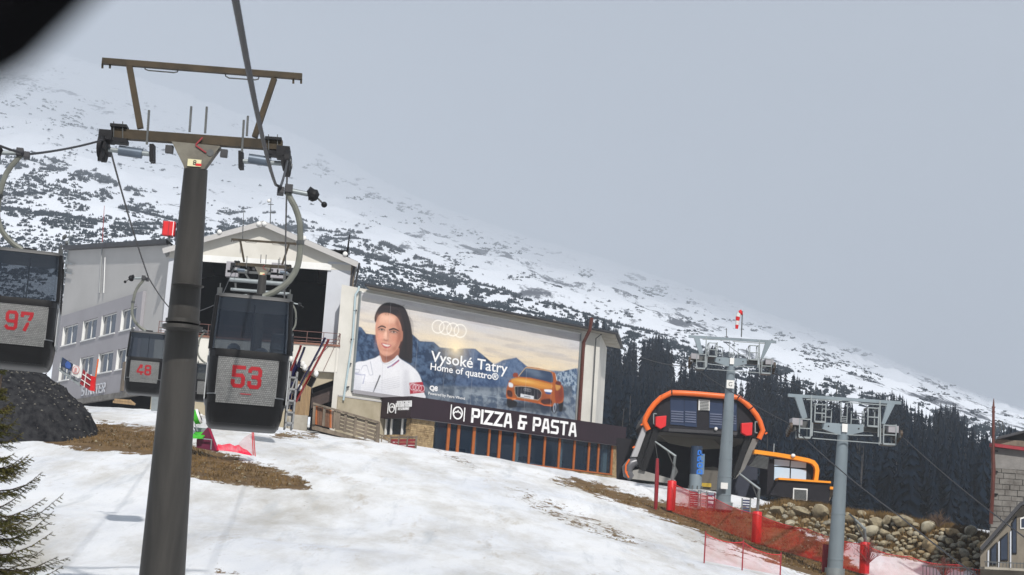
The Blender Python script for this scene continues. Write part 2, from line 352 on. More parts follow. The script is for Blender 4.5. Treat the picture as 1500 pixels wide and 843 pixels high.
# ------------------------------------------------------------------ mountain
COLS=[-1500,-200,0,150,300,450,600,750,900,1050,1200,1350,1500,1700,3200]
RMAX=12000.; ROWS=np.array([205,300,450,740,1450,3000,6300,12000.])
TAB=[[640,560,500,440,380,330,290,250],[620,520,420,330,250,170,100,40],[645,540,420,305,222,160,105,55],[640,535,415,325,260,200,145,98],[650,530,405,350,300,240,190,148],
 [660,550,435,378,328,278,238,205],[680,580,470,412,368,328,302,284],[700,620,500,448,408,378,355,340],[735,680,545,484,448,422,402,385],
 [795,725,580,525,492,467,448,434],[812,745,610,560,533,512,498,487],[822,757,640,600,580,565,555,547],[835,765,675,642,627,617,609,602],[845,775,705,680,664,655,648,641],[860,830,790,775,762,752,744,736]]
KC=[1,1,1,1,1,1,1,1,.97,.92,.84,.72,.58,.5,.5]
TAB=np.array(TAB,float); LR=np.log(ROWS)
def smooth_interp(x,xp,fp):
    # monotone-ish cubic (Catmull-Rom on non-uniform knots)
    xp=np.asarray(xp,float); fp=np.asarray(fp,float); m=np.gradient(fp,xp); i=np.clip(np.searchsorted(xp,x)-1,0,len(xp)-2)
    h=xp[i+1]-xp[i]; t=np.clip((x-xp[i])/h,0,1)
    return (2*t**3-3*t**2+1)*fp[i]+(t**3-2*t**2+t)*h*m[i]+(-2*t**3+3*t**2)*fp[i+1]+(t**3-t**2)*h*m[i+1]
def mt(px,r):
    px=np.atleast_1d(np.asarray(px,float)); r=np.atleast_1d(np.asarray(r,float)); px,r=np.broadcast_arrays(px,r)
    rows=np.stack([smooth_interp(px,COLS,TAB[:,j]) for j in range(8)],-1)
    k=smooth_interp(px,COLS,KC); lr=np.log(np.clip(r,205,RMAX)); j=np.clip(np.searchsorted(LR,lr)-1,0,6)
    t=(lr-LR[j])/(LR[j+1]-LR[j]); g=np.gradient(rows,LR,axis=-1); I=lambda a,q: np.take_along_axis(a,q[...,None],-1)[...,0]
    h=LR[j+1]-LR[j]; py=(2*t**3-3*t**2+1)*I(rows,j)+(t**3-2*t**2+t)*h*I(g,j)+(-2*t**3+3*t**2)*I(rows,j+1)+(t**3-t**2)*h*I(g,j+1)
    D=np.where(r>450,450+(r-450)*k,r)
    a=(px-750)/F; b=(py-421.5)/F
    X=D*(fw.x+cr.x*a-cu.x*b); Y=D*(fw.y+cr.y*a-cu.y*b); Z=D*(fw.z+cr.z*a-cu.z*b)
    s=D/450.
    Z=Z+(vnoise(X/90,Y/90,21,6,.5)-.5)*np.clip((D-220)*.03,0,45)
    Z=np.where(r>RMAX,Z-(r-RMAX)*.35,Z)
    return X,Y,Z
pc=np.r_[np.linspace(-1500,-150,60)[:-1],np.arange(-150,1650,6),np.linspace(1650,3200,60)]
rr=np.r_[np.exp(np.linspace(math.log(205),math.log(RMAX),200)),12500,15000]
PX_,RR_=np.meshgrid(pc,rr); MX,MY,MZ=mt(PX_,RR_)
MY=np.where(RR_>RMAX,MY*(RR_/RMAX),MY)
nr,nc=MX.shape; idx=np.arange(nr*nc).reshape(nr,nc)
fq=np.stack([idx[:-1,:-1],idx[:-1,1:],idx[1:,1:],idx[1:,:-1]],-1).reshape(-1,4)
def mountmat():
    m=bpy.data.materials.new('mountain_snow_and_scree'); m.use_nodes=True; t=m.node_tree; N=t.nodes.new; Lk=t.links.new; b=t.nodes['Principled BSDF']
    b.inputs['Roughness'].default_value=.9; b.inputs['Specular IOR Level'].default_value=.1
    tc=N('ShaderNodeTexCoord')
    def noise(s,st,d,rot,ro=.62):
        mp=N('ShaderNodeMapping'); mp.inputs['Scale'].default_value=st; mp.inputs['Rotation'].default_value=(0,0,rot); n=N('ShaderNodeTexNoise')
        n.inputs['Scale'].default_value=s; n.inputs['Detail'].default_value=d; n.inputs['Roughness'].default_value=ro
        Lk(tc.outputs['Object'],mp.inputs[0]); Lk(mp.outputs[0],n.inputs[0]); return n.outputs[0]
    n1=noise(.022,(1,.16,.8),12,R(14),.76); n2=noise(.002,(1,.4,1),5,R(12),.5)
    a=N('ShaderNodeMath'); a.operation='MULTIPLY_ADD'; Lk(n2,a.inputs[0]); a.inputs[1].default_value=.55; Lk(n1,a.inputs[2])
    r=N('ShaderNodeValToRGB'); Lk(a.outputs[0],r.inputs[0]); r.color_ramp.elements[0].position=.885; r.color_ramp.elements[1].position=.92
    r.color_ramp.elements[0].color=(.72,.75,.80,1); r.color_ramp.elements[1].color=(.09,.10,.12,1)
    Lk(r.outputs[0],b.inputs['Base Color'])
    bp=N('ShaderNodeBump'); bp.inputs['Strength'].default_value=.5; bp.inputs['Distance'].default_value=6; Lk(n1,bp.inputs['Height']); Lk(bp.outputs[0],b.inputs['Normal'])
    return m
npmesh('mountain',np.c_[MX.ravel(),MY.ravel(),MZ.ravel()],fq,mountmat(),'structure',True)
# dwarf pines and scattered dark scrub on the slope
def treeline(px): return np.interp(px,[-200,0,130,250,400,530,700,850,1000,1200,1500,1700],[222,222,240,308,312,342,412,456,500,552,634,686])
px=rng.uniform(-120,1620,190000); r=np.exp(rng.uniform(math.log(330),math.log(9000),190000))
X,Y,Z=mt(px,r); qx,qy=projn(X,Y,Z)
tl=treeline(px); below=(qy>tl)
nA=vnoise(qx/26,qy/9+qx/60,31,3); nB=vnoise(qx/60-qy/30,qy/14,33,3); nC=vnoise(qx/200,qy/60,34,2)
bst=sum(a_*np.exp(-(((qx-cx)*.94+(qy-cy)*.34)/wx)**2-(((qy-cy)*.94-(qx-cx)*.34)/wy)**2) for cx,cy,wx,wy,a_ in((30,140,95,38,1),(130,195,90,16,.7),(215,245,60,15,1),(60,240,60,12,.4),(450,235,70,22,.7),(560,290,90,14,.6),(750,395,170,16,.6),(900,395,60,10,.5),(1000,450,170,10,.6),(1290,560,150,14,.8),(1180,520,80,12,.6)))
depth=np.clip((qy-tl)/60,0,1)
keep=np.where(below,(nA>.465-.09*depth-.045*(px>480))&(rng.uniform(0,1,len(px))<.8),(nA>.59-.08*(nC-.4)-.12*bst)&(nB>.53-.2*bst)&(rng.uniform(0,1,len(px))<.5+.4*bst))
thin=np.clip(1-(tl-qy)/190,.25,1); keep&=rng.uniform(0,1,len(px))<np.where(below,1,thin*.8)
keep&=~((px>860)&below&(r<560)); keep&=(qy<560)|(px>1000)
X,Y,Z,r,qy,below=[q[keep] for q in(X,Y,Z,r,qy,below)]
D=Y*1.0; px_w=rng.uniform(2.8,8.6,len(X)); px_h=px_w*rng.uniform(.45,.95,len(X)); sc=D/F
px_w=np.where(below,px_w,px_w*.75); px_h=np.where(below,px_h,px_h*.5)
def clump_batch(name,X,Y,Z,W,H,m,label,nb=9):
    n=len(X); k=nb
    # each shrub: k slanted leaf-spray triangles rising from a low centre
    an=rng.uniform(0,2*pi,(n,k)); ra=rng.uniform(.15,1,(n,k))*W[:,None]*.5; hz=rng.uniform(.35,1,(n,k))*H[:,None]*(1-.45*(ra/(W[:,None]*.5))**2)
    cx=X[:,None]+np.cos(an)*ra; cy=Y[:,None]+np.sin(an)*ra; s=W[:,None]*.28
    b1=np.stack([cx-s*rng.uniform(.5,1.1,(n,k)),cy+0*cx,Z[:,None]-.15*H[:,None]+0*cx],-1)
    b2=np.stack([cx+s*rng.uniform(.5,1.1,(n,k)),cy+0*cx,Z[:,None]-.15*H[:,None]+0*cx],-1)
    b3=np.stack([cx+s*rng.uniform(-.7,.7,(n,k)),cy+s*rng.uniform(-.7,.7,(n,k)),Z[:,None]+hz],-1)
    b4=np.stack([cx,cy-s,Z[:,None]-.1*H[:,None]+0*cx],-1)
    vv=np.stack([b1,b2,b3,b4],2).reshape(-1,3); i=np.arange(n*k)[:,None]*4
    ff=np.concatenate([i+np.array([0,3,2]),i+np.array([3,1,2])],0)
    o=npmesh(name,vv,ff,m,'stuff'); tag(o,label); return o
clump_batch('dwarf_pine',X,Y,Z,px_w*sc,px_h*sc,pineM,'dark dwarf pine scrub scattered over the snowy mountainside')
# ------------------------------------------------------------------ conifers
def conifer_arrays(n_tiers,per):
    v=[];f=[]
    for i in range(n_tiers):
        t=i/n_tiers; z=.08+.9*t; R_=(.17*(1-t)**.8+.012)*random.uniform(.75,1.15)
        off=random.uniform(0,6.28)
        for k in range(per):
            a=off+2*pi*k/per+random.uniform(-.2,.2); l=R_*random.uniform(.5,1.25); d=.06*(1-t)+.02+random.uniform(-.012,.02)
            b=len(v); c,s_=cos(a),sin(a); wv=.24*l
            v+=[(0,0,z+.05),(c*l*.6-s_*wv,s_*l*.6+c*wv,z-d*.4),(c*l,s_*l,z-d+random.uniform(-.01,.01)),(c*l*.6+s_*wv,s_*l*.6-c*wv,z-d*.4)]
            f+=[(b,b+1,b+2),(b,b+2,b+3)]
    b=len(v); v+=[(-.012,0,.9),(.012,0,.9),(0,0,1.03)]; f+=[(b,b+1,b+2)]
    return np.array(v),np.array(f)
VAR=[conifer_arrays(random.choice([13,14,15]),8) for _ in range(7)]
def forest(px,r,h):
    X,Y,Z=mt(px,r); vs_,fs_=[],[]; base=0
    for i in range(len(X)):
        v,f=VAR[i%7]; a=random.uniform(0,6.28); c,s_=cos(a),sin(a); q=h[i]; wd=q*random.uniform(.75,1.25)
        vv=np.c_[(v[:,0]*c-v[:,1]*s_)*wd+X[i],(v[:,0]*s_+v[:,1]*c)*wd+Y[i],v[:,2]*q+Z[i]-.3]
        vs_.append(vv); fs_.append(f+base); base+=len(v)
    return np.concatenate(vs_),np.concatenate(fs_)
def treetop(px): return np.interp(px,[860,900,960,1000,1100,1200,1320,1400,1500,1700],[488,500,522,535,560,590,612,640,668,700])
px=rng.uniform(845,1720,6400); r=np.exp(rng.uniform(math.log(225),math.log(800),6400)); h=rng.uniform(7,17,6400)
X,Y,Z=mt(px,r); tx,ty=projn(X,Y,Z+h); ok=ty>treetop(px)-26+ (vnoise(px/40,r*0+1,44,2)-.5)*60
ok&=~((r>600)&(rng.uniform(0,1,6400)<.25))
v_,f_=forest(px[ok][:4300],r[ok][:4300],h[ok][:4300])
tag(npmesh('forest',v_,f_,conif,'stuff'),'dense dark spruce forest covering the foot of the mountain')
# single conifers standing out along the upper edge of the forest
spots=[(893,500,11),(925,520,9),(968,560,8),(1002,560,10),(1030,600,8),(1098,600,8),(1143,610,9),(1165,560,8),(1195,590,9),(1325,520,9),(1345,560,11),(1372,540,9),(1388,520,12),(1412,560,10),(1428,540,9),(1306,600,12),(1455,520,9),(1470,540,8)]
desc=['tiny','slender','narrow','short','pointed','leaning']
near=['behind the right end of the billboard roof','above the restaurant sign end, at the forest edge','left of the orange arch station, on the tree line','behind the left arm of the windsock tower','behind the windsock tower crossarm','just right of the windsock tower','between the two grey towers, on the tree line','above the left arm of the right grey tower','behind the right grey tower mast','right of the right grey tower, first of the row','second tree right of the right grey tower','in the snow gap right of the grey tower','tallest of the row before the stone house','on the snow band left of the stone house','beside the pole of the stone house','alone against the snow above the grey tower arm','right behind the red pole of the stone house','behind the roof edge of the stone house']
tr0=None
for i,(a_,r_,h_) in enumerate(spots):
    h_*=.55
    X,Y,Z=mt(a_,r_); X,Y,Z=float(X[0]),float(Y[0]),float(Z[0])
    t=thing('spruce_tree','%s dark spruce %s'%(desc[i%6],near[i]),'tree',(X,Y,Z-.3),'spruces along the forest edge')
    v,f=VAR[i%5]
    if i<5:
        me=bpy.data.meshes.new('crown'); me.from_pydata([tuple(q) for q in v],[],[tuple(int(z) for z in q) for q in f]); me.materials.append(conif); VAR[i%5]=(v,f); tr0=(tr0 or [])+[me]
        if i==0: tm=MB().tube([(0,0,0),(0,0,.9)],[.018,.004],6); ORG['x']=V(); o=tm.build('trunk',bark,t); trm=o.data; 
    if i==0:
        trm.transform(Matrix.Translation(ORG[t])); trm.name='trunk'; o.scale=(h_,h_,h_)
    else:
        o=bpy.data.objects.new('trunk',trm); COL.objects.link(o); o.parent=t; o.scale=(h_,h_,h_)
    c=bpy.data.objects.new('crown',tr0[i%5]); COL.objects.link(c); c.parent=t; c.scale=(h_,h_,h_); c.rotation_euler.z=i
# leafless trunks among the spruces
m=MB(); px=rng.uniform(880,1460,260); r=rng.uniform(235,330,260); X,Y,Z=mt(px,r)
for i in range(260):
    h_=random.uniform(8,14); m.tube([(X[i],Y[i]-2,Z[i]),(X[i]+random.uniform(-.5,.5),Y[i]-2,Z[i]+h_)],[.11,.03],4,False)
m.build('bare_tree_trunks',trunkM,None,kind='stuff',label='thin leafless trunks at the edge of the spruce forest')
# ================================================================== strokes lettering
GL={'P':[[(0,0),(0,1),(.6,1),(.7,.9),(.7,.55),(.6,.45),(.0,.45)]],'I':[[(0,0),(0,1)]],'Z':[[(0,1),(.75,1),(0,0),(.75,0)]],
'A':[[(0,0),(.22,1),(.5,1),(.72,0)],[(.1,.32),(.62,.32)]],'&':[[(.7,1),(.1,1),(.1,.62),(.3,.52),(.0,.45),(.0,0),(.55,0),(.6,.5)],[(.3,.5),(.8,.5)]],
'S':[[(.7,1),(.08,1),(0,.9),(0,.58),(.08,.5),(.62,.5),(.7,.42),(.7,.1),(.62,0),(0,0)]],'T':[[(0,1),(.75,1)],[(.37,.95),(.37,0)]],
'R':[[(0,0),(0,1),(.6,1),(.7,.9),(.7,.6),(.6,.5),(0,.5)],[(.3,.5),(.7,0)]],'E':[[(.65,1),(0,1),(0,0),(.65,0)],[(0,.5),(.55,.5)]],
'U':[[(0,1),(0,.1),(.1,0),(.6,0),(.7,.1),(.7,1)]],'N':[[(0,0),(0,1),(.65,0),(.65,1)]],'D':[[(0,0),(0,1),(.5,1),(.7,.8),(.7,.2),(.5,0),(0,0)]],'O':[[(.15,0),(0,.15),(0,.85),(.15,1),(.55,1),(.7,.85),(.7,.15),(.55,0),(.15,0)]],
'B':[[(0,0),(0,1),(.55,1),(.62,.9),(.62,.6),(.5,.5),(.68,.38),(.68,.1),(.58,0),(0,0)],[(0,.5),(.5,.5)]],
'5':[[(.68,1),(.03,1),(.03,.57),(.56,.57),(.68,.45),(.68,.12),(.56,0),(.12,0),(0,.12),(0,.24)]],
'3':[[(0,.85),(0,.9),(.12,1),(.56,1),(.68,.88),(.68,.64),(.56,.53),(.25,.53)],[(.5,.51),(.56,.49),(.68,.38),(.68,.12),(.56,0),(.12,0),(0,.1),(0,.2)]],
'9':[[(.66,.45),(.12,.45),(0,.57),(0,.88),(.12,1),(.56,1),(.68,.88),(.68,.12),(.56,0),(.12,0),(0,.1)]],
'7':[[(0,.85),(0,1),(.7,1),(.7,.9),(.28,0)]],'4':[[(.52,0),(.52,1),(.4,1),(0,.35),(0,.22),(.75,.22)]],
'8':[[(.12,.52),(0,.64),(0,.88),(.12,1),(.56,1),(.68,.88),(.68,.64),(.56,.52),(.12,.52)],[(.12,.49),(0,.38),(0,.12),(.12,0),(.56,0),(.68,.12),(.68,.38),(.56,.49),(.12,.49)]]}
def stroke(mb,pts,w,fn,dep,z0):
    pts=[V((a,b)) for a,b in pts]; closed=(pts[0]-pts[-1]).length<1e-6
    if closed: pts=pts[:-1]
    n=len(pts); L_=[];R_=[]
    for i in range(n):
        a=pts[i-1] if (i>0 or closed) else None; c=pts[(i+1)%n] if (i<n-1 or closed) else None; p=pts[i]
        d1=(p-a).normalized() if a is not None else (c-p).normalized(); d2=(c-p).normalized() if c is not None else d1
        n1=V((-d1.y,d1.x)); n2=V((-d2.y,d2.x)); mm=(n1+n2); mm=mm.normalized() if mm.length>.1 else n1
        s=w/2/max(.45,mm.dot(n1)); ext=V((0,0))
        if not closed and i==0: ext=-d1*w*.48
        if not closed and i==n-1: ext=d1*w*.48
        L_.append(p+mm*s+ext); R_.append(p-mm*s+ext)
    b=len(mb.v)
    for i in range(n): mb.v+=[fn(L_[i],z0+dep),fn(R_[i],z0+dep),fn(L_[i],z0-.002),fn(R_[i],z0-.002)]
    for i in range(n if closed else n-1):
        a=b+4*i; c=b+4*((i+1)%n)
        mb.f+=[(a,a+1,c+1,c),(a,c,c+2,a+2),(a+1,a+3,c+3,c+1)]
    if not closed: mb.f+=[(b,b+2,b+3,b+1),(b+4*n-4,b+4*n-3,b+4*n-1,b+4*n-2)]
def word(txt,o,xd,ud,nd,h,wd,sw=.2,gap=.38,dep=.03,z0=.01):
    """mitred stroke lettering: height h, glyph width scale wd; returns MB and total width"""
    mb=MB(); x=0
    for ch in txt:
        if ch==' ': x+=.55*wd; continue
        g=GL[ch]; gw=max(p[0] for s in g for p in s)
        for k,s in enumerate(g):
            stroke(mb,[(x+a*wd,b*h) for a,b in s],sw*h,lambda q,z:o+xd*q.x+ud*q.y+nd*z,dep,z0+.002*k)
        x+=(gw+gap)*wd
    return mb,x-gap*wd
def textmesh(txt,o,xd,ud,nd,size,m,name,parent,bold=0,ext=.01,width=None,asp=1):
    c=bpy.data.curves.new('t','FONT'); c.body=txt; c.size=size; c.offset=bold; c.extrude=ext; c.resolution_u=3
    ob=bpy.data.objects.new('t',c); COL.objects.link(ob); dg=bpy.context.evaluated_depsgraph_get()
    me=bpy.data.meshes.new_from_object(ob.evaluated_get(dg)); bpy.data.objects.remove(ob)
    xs_=[v.co.x for v in me.vertices]; s=1
    if width: s=width/(max(xs_)-min(xs_))
    o0=ORG[parent]
    for v in me.vertices: v.co=o+xd*(v.co.x*s)+ud*v.co.y*s*asp+nd*(v.co.z+ext)-o0
    me.materials.clear(); me.materials.append(m); me.name=name
    r_=bpy.data.objects.new(name,me); COL.objects.link(r_); r_.parent=parent; return r_
X3,Y3,Z3=V((1,0,0)),V((0,1,0)),V((0,0,1))
# ================================================================== gondola hall
HY=136.0; HO=V((0,HY,0))
def H(px,py,dy=0): p=plane(px,py,HO,Y3); return V((p.x,p.y+dy,p.z))
xl=H(250,356).x; xr=H(515,386).x; zb=H(430,640).z-3; zL=H(250,356).z; zR=H(515,386).z; ridge=H(387,328); ze=(zL+zR)/2
ox0=H(266,381).x; ox1=H(477,430).x; ot=H(385,388).z; ob_=H(430,504).z
hall=thing('gondola_hall','tall pale gabled hall with a wide black opening that the gondola cabins enter','building',(ridge.x,HY,zb))
T=.3
m=MB(); gz_=ot+ (ridge.z-ot)*.0
m.prism([(xl,HY,ot),(ox0,HY,ot),(ox1,HY,ot),(xr,HY,ot),(xr,HY,ze),(ridge.x,HY,ridge.z),(xl,HY,ze)],(0,T,0))
m.build('gable_wall',cream,hall)
MB().box(ox1,HY+.02,zb,xr,HY+T,ot-.003).build('door_jamb_wall',wallw,hall); MB().box(xl,HY+.02,zb,ox0,HY+T,ot-.003).build('door_jamb_wall',wallw,hall); MB().box(ox1-.0,HY-.03,ot+.46,xr-.05,HY-.0,ze-.3).build('corner_cladding',wallw,hall)
m=MB().box(ox0-.2,HY-.12,ot-.1,ox1+.3,HY-.003,ot+.45); m.build('opening_lintel',white,hall)
SK=V((-2.9,26,0))
def skb(m,x0,x1,z0,z1,y0,o): return m.prism([(x0+o.x*(y0-HY)/26,y0,z0),(x1+o.x*(y0-HY)/26,y0,z0),(x1+o.x*(y0-HY)/26,y0,z1),(x0+o.x*(y0-HY)/26,y0,z1)],(o.x*(26-(y0-HY))/26,26-(y0-HY),0))
for a_,b_ in((xl,xl+.3),(xr-.3,xr)): skb(MB(),a_,b_,zb,ze,HY+T,SK).build('side_wall',greyl,hall)
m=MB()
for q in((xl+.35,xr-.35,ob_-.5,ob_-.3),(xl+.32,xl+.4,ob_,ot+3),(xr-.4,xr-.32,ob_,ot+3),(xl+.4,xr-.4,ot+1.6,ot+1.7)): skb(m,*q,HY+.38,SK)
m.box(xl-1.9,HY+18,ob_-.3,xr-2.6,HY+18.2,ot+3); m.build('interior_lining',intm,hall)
for s,xe in((-1,H(243,352).x),(1,H(526,379).x)):
    e0=V((xe,HY-.7,ze-.25)); rg=V((ridge.x,HY-.7,ridge.z+.12))
    m=MB().prism([rg,e0,e0-Z3*.18,rg-Z3*.22],SK*1.05); m.build('roof_slope',sheet,hall)
    m=MB().bar(rg+V((0,-.06,-.25)),e0+V((0,-.06,-.28)),.08,.42); m.build('verge_board',greyl,hall)
m=MB().tube([(H(526,379).x+.1,HY-.5,ze-.4),(H(526,379).x-2.8,HY+26,ze-.4)],.09,6).tube([(xr+.28,HY-.1,ze-.45),(xr+.12,HY-.1,ze-1.6),(xr+.12,HY-.1,zb+2)],.1,6); m.build('rain_gutter',roofM,hall)
m=MB().box(xr+.003,HY-.05,zb+5,xr+.3,HY+.25,ze-.4); m.build('corner_post',timber,hall)
for a,b in((381,331),(389,331),(324,343),(447,352),(507,375)):
    p=H(a,b,-.85); l=MB().ball(p,.2,.16,.2,8,5).build('floodlight',white,hall,True); MB().bar(p,p+V((0,.7,.1)),.06).build('bracket',galvd,l)
# balcony band below the opening
q0=H(268,506); q1=H(500,520); zt=H(480,512).z; zb1=H(480,549).z
m=MB().box(xl,HY-2.2,zb1,H(500,520).x,HY-.005,zt); m.build('balcony_slab',cream,hall)
m=MB().box(xl,HY-2.3,zt+.002,H(501,520).x,HY,zt+.16); m.build('balcony_edge',mat('rusty_edge',(.25,.12,.08),.8,0,.4,3),hall)
rx1=H(500,520).x; m=MB()
for x in np.linspace(xl+.2,rx1,12): m.bar((x,HY-2.2,zt),(x,HY-2.2,zt+1.05),.05)
for zz in(1.05,.55,.3): m.bar((xl+.2,HY-2.2,zt+zz),(rx1,HY-2.2,zt+zz),.045)
for x in(H(452,540).x,H(478,540).x): m.bar((x,HY-2.25,zb1),(rx1,HY-2.25,zt+1.0),.035)
m.build('balcony_railing',mat('rusty_rail',(.16,.08,.07),.7,.2,.3,5),hall)
# lower level: block wall, wooden cladding boards, dark recess
yl=HY-1.6; wx0=H(432,560,-1.6).x; wx1=H(460,560,-1.6).x; wz0=H(445,611,-1.6).z
m=MB().box(xl,yl+.2,zb,wx0-.01,HY,zb1-.01); m.build('lower_wall',beige,hall)
for i in range(14):
    a=wx0+(wx1-wx0)*i/14; m=MB().box(a+.008,yl-.02*(i%2),wz0,a+(wx1-wx0)/14-.008,yl+.1,zb1-.01); m.build('cladding_board',wood,hall)
MB().box(wx0-.02,yl-.25,zb,wx1-.05,yl+.09,wz0-.003).build('concrete_plinth',conc,hall)
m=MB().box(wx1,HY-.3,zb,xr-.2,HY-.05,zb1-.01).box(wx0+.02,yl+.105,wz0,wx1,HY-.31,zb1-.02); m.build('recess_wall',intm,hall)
rs=H(503,545,-1.6).x
m=MB().prism([(wx1,yl,H(462,572).z),(wx1,yl,zb1-.01),(rs,yl,zb1-.01),(rs,yl,H(500,556).z)],(0,.25,0)); m.build('stair_soffit',beige,hall)
m=MB().prism([(wx1,yl+.9,H(462,600).z),(wx1,yl+.9,H(462,578).z),(rs,yl+.9,H(500,562).z),(rs,yl+.9,H(500,584).z)],(0,.4,0)); m.build('stair_flight',mat('brown_stair',(.07,.05,.045),.8,0,.3,2),hall)
m=MB().box(rs-.12,yl-.05,zb,rs+.1,yl+.3,zb1); m.build('recess_post',redd,hall)
MB().tube([H(528,424,-1.4),H(527,430,-1.5),H(523,436,-1.6),(H(519,500,-1.6)),(H(506,590,-1.9))],.085,8).build('downpipe',mat('pale_blue_pipe',(.42,.52,.55),.4,.3,.1,2),hall,True)
# roof mast, antennas
a=G(H(242,560)); 
def at_hall(px,py,dy=0): return H(px,py,dy)
cm=at_hall(389,330,3); t=MB().tube([cm-Z3*.5,H(390,279,3)],[.05,.03],6).bar(H(386,289,3),H(394,289,3),.05)
c_=t.build('camera_mast',galvd,None,label='thin camera mast standing on the ridge of the gabled hall',cat='mast')
MB().ball(H(387,284,2.9),.16).build('camera_dome',white,c_,True)
MB().bar(H(388,301,3),H(397,301,3),.04).build('cross_arm',galvd,c_)
lw=at_hall(358,352,-1); tm_=MB().tube([H(358,356,-1),H(360,306,-1)],[.04,.02],5).build('whip_antenna',galvd,None,label='thin whip antenna rising in front of the hall gable',cat='antenna')
# red box sign over the hall's left eave
t=thing('red_box_sign','small bright red box on a thin pole above the left eave of the hall','sign',H(246,352,.6))
MB().bar(H(246,352,.6),H(246,344,.6),.1).build('pole',galvd,t)
c0=H(246,333.5,.6); MB().ob(c0,(.48,0,0),(0,.3,0),(0,0,.58)).build('box',red,t,bev=.04)
for dx in(-.5,-.02,.34): MB().box(c0.x+dx,c0.y-.34,c0.z-.6,c0.x+dx+.05,c0.y-.302,c0.z+.6).build('seam_strip',redd if dx<.3 else letter,t)
# ================================================================== grey office wing
gn=V((.868,.497,0)); gd=V((-.497,.868,0)); go=V((-28.2,138.2,0)); gnf=V((-gd.y,gd.x,0))
def g_st(px,py): p=plane(px,py,go,gnf); return (p-go).dot(gd),p.z
def GW(s,z,o=0): return go+gd*s+gnf*o+Z3*z
s_l=g_st(91,450)[0]; gzb=gz(-32,146)-3
zr=g_st(240,362)[1]; zl_=g_st(96,366)[1]
office=thing('office_building','two-tone grey office building with small white windows left of the gabled hall','building',GW(15,gzb))
sl_=lambda s: zr+(zl_-zr)*s/g_st(96,366)[0]
S0=0; S1=s_l
m=MB().prism([GW(S0,gzb),GW(S0,sl_(S0)),GW(S1,sl_(S1)),GW(S1,gzb)],V((.3,10,0))); wall_o=m.build('wall',greyl,office)
m=MB().prism([GW(S0-.1,sl_(0)+.01,.45),GW(S0-.1,sl_(0)+.38,.45),GW(S1+.4,sl_(S1)+.38,.45),GW(S1+.4,sl_(S1)+.01,.45)],V((.3,10.9,0))); m.build('roof',roofM,office)
# darker painted band (proud sheet of render)
sr=g_st(214,430)[0]; zt1=g_st(150,447)[1]; zbd=g_st(180,584)[1]
wins=[]
for (a,b,c,d) in((108,477.5,507,21),(137,469.5,498.5,20),(165,460.3,488.8,21),(194.5,450.6,479.5,21),(132,524.5,551,19),(160.5,516,546,21),(187,510,540,20),(100,534,560,15)):
    s1=g_st(a-d/2,b)[0]; s0=g_st(a+d/2,b)[0]; wins.append([s0,s1,g_st(a,b)[1],g_st(a,c)[1]])
r1=[w_ for w_ in wins[:4]]; zt_1=sum(w_[2] for w_ in r1)/4; zb_1=sum(w_[3] for w_ in r1)/4
r2=[w_ for w_ in wins[4:7]]; zt_2=sum(w_[2] for w_ in r2)/3; zb_2=sum(w_[3] for w_ in r2)/3
xsb=sorted([(w_[0],w_[1],zb_1,zt_1) for w_ in r1]); xs2=sorted([(w_[0],w_[1],zb_2,zt_2) for w_ in r2]+[(wins[7][0],wins[7][1],zb_2,zt_2)])
m=MB(); PR=.28
def strip(s0,s1,z0,z1): 
    if s1-s0>.01 and z1-z0>.01: m.prism([GW(s0,z0,.002),GW(s0,z1,.002),GW(s1,z1,.002),GW(s1,z0,.002)],gnf*PR)
strip(sr,S1,zt_1,zt1); strip(sr,S1,zt_2,zb_1); strip(sr,S1,zbd,zb_2)
for row in(xsb,xs2):
    s=sr
    for (a,b,z0,z1) in row: strip(s,a,z0,z1); s=b
    strip(s,S1,row[0][2],row[0][3])
m.build('painted_render',greyd,office)
for (s0,s1,z0,z1) in xsb+xs2:
    f=MB()
    for (a,b,c,d) in((s0,s0+.09,z0,z1),(s1-.09,s1,z0,z1),(s0+.09,s1-.09,z0,z0+.1),(s0+.09,s1-.09,z1-.1,z1),((s0+s1)/2-.06,(s0+s1)/2+.06,z0+.1,z1-.1)):
        f.prism([GW(a,c,.02),GW(a,d,.02),GW(b,d,.02),GW(b,c,.02)],gnf*.07)
    wn=f.build('window',white,office)
    MB().prism([GW(s0+.05,z0+.05,.01),GW(s0+.05,z1-.05,.01),GW(s1-.05,z1-.05,.01),GW(s1-.05,z0+.05,.01)],gnf*.03).build('pane',gl_dk,wn)
    MB().prism([GW(s0-.1,z0-.1,PR+.004),GW(s0-.1,z0,PR+.004),GW(s1+.1,z0,PR+.004),GW(s1+.1,z0-.1,PR+.004)],gnf*.1).build('sill',white,wn)
    MB().prism([GW(s1-.004,z0,.1),GW(s1-.004,z1,.1),GW(s1+.03,z1,.1),GW(s1+.03,z0,.1)],gnf*(PR-.09)).build('reveal',white,wn)
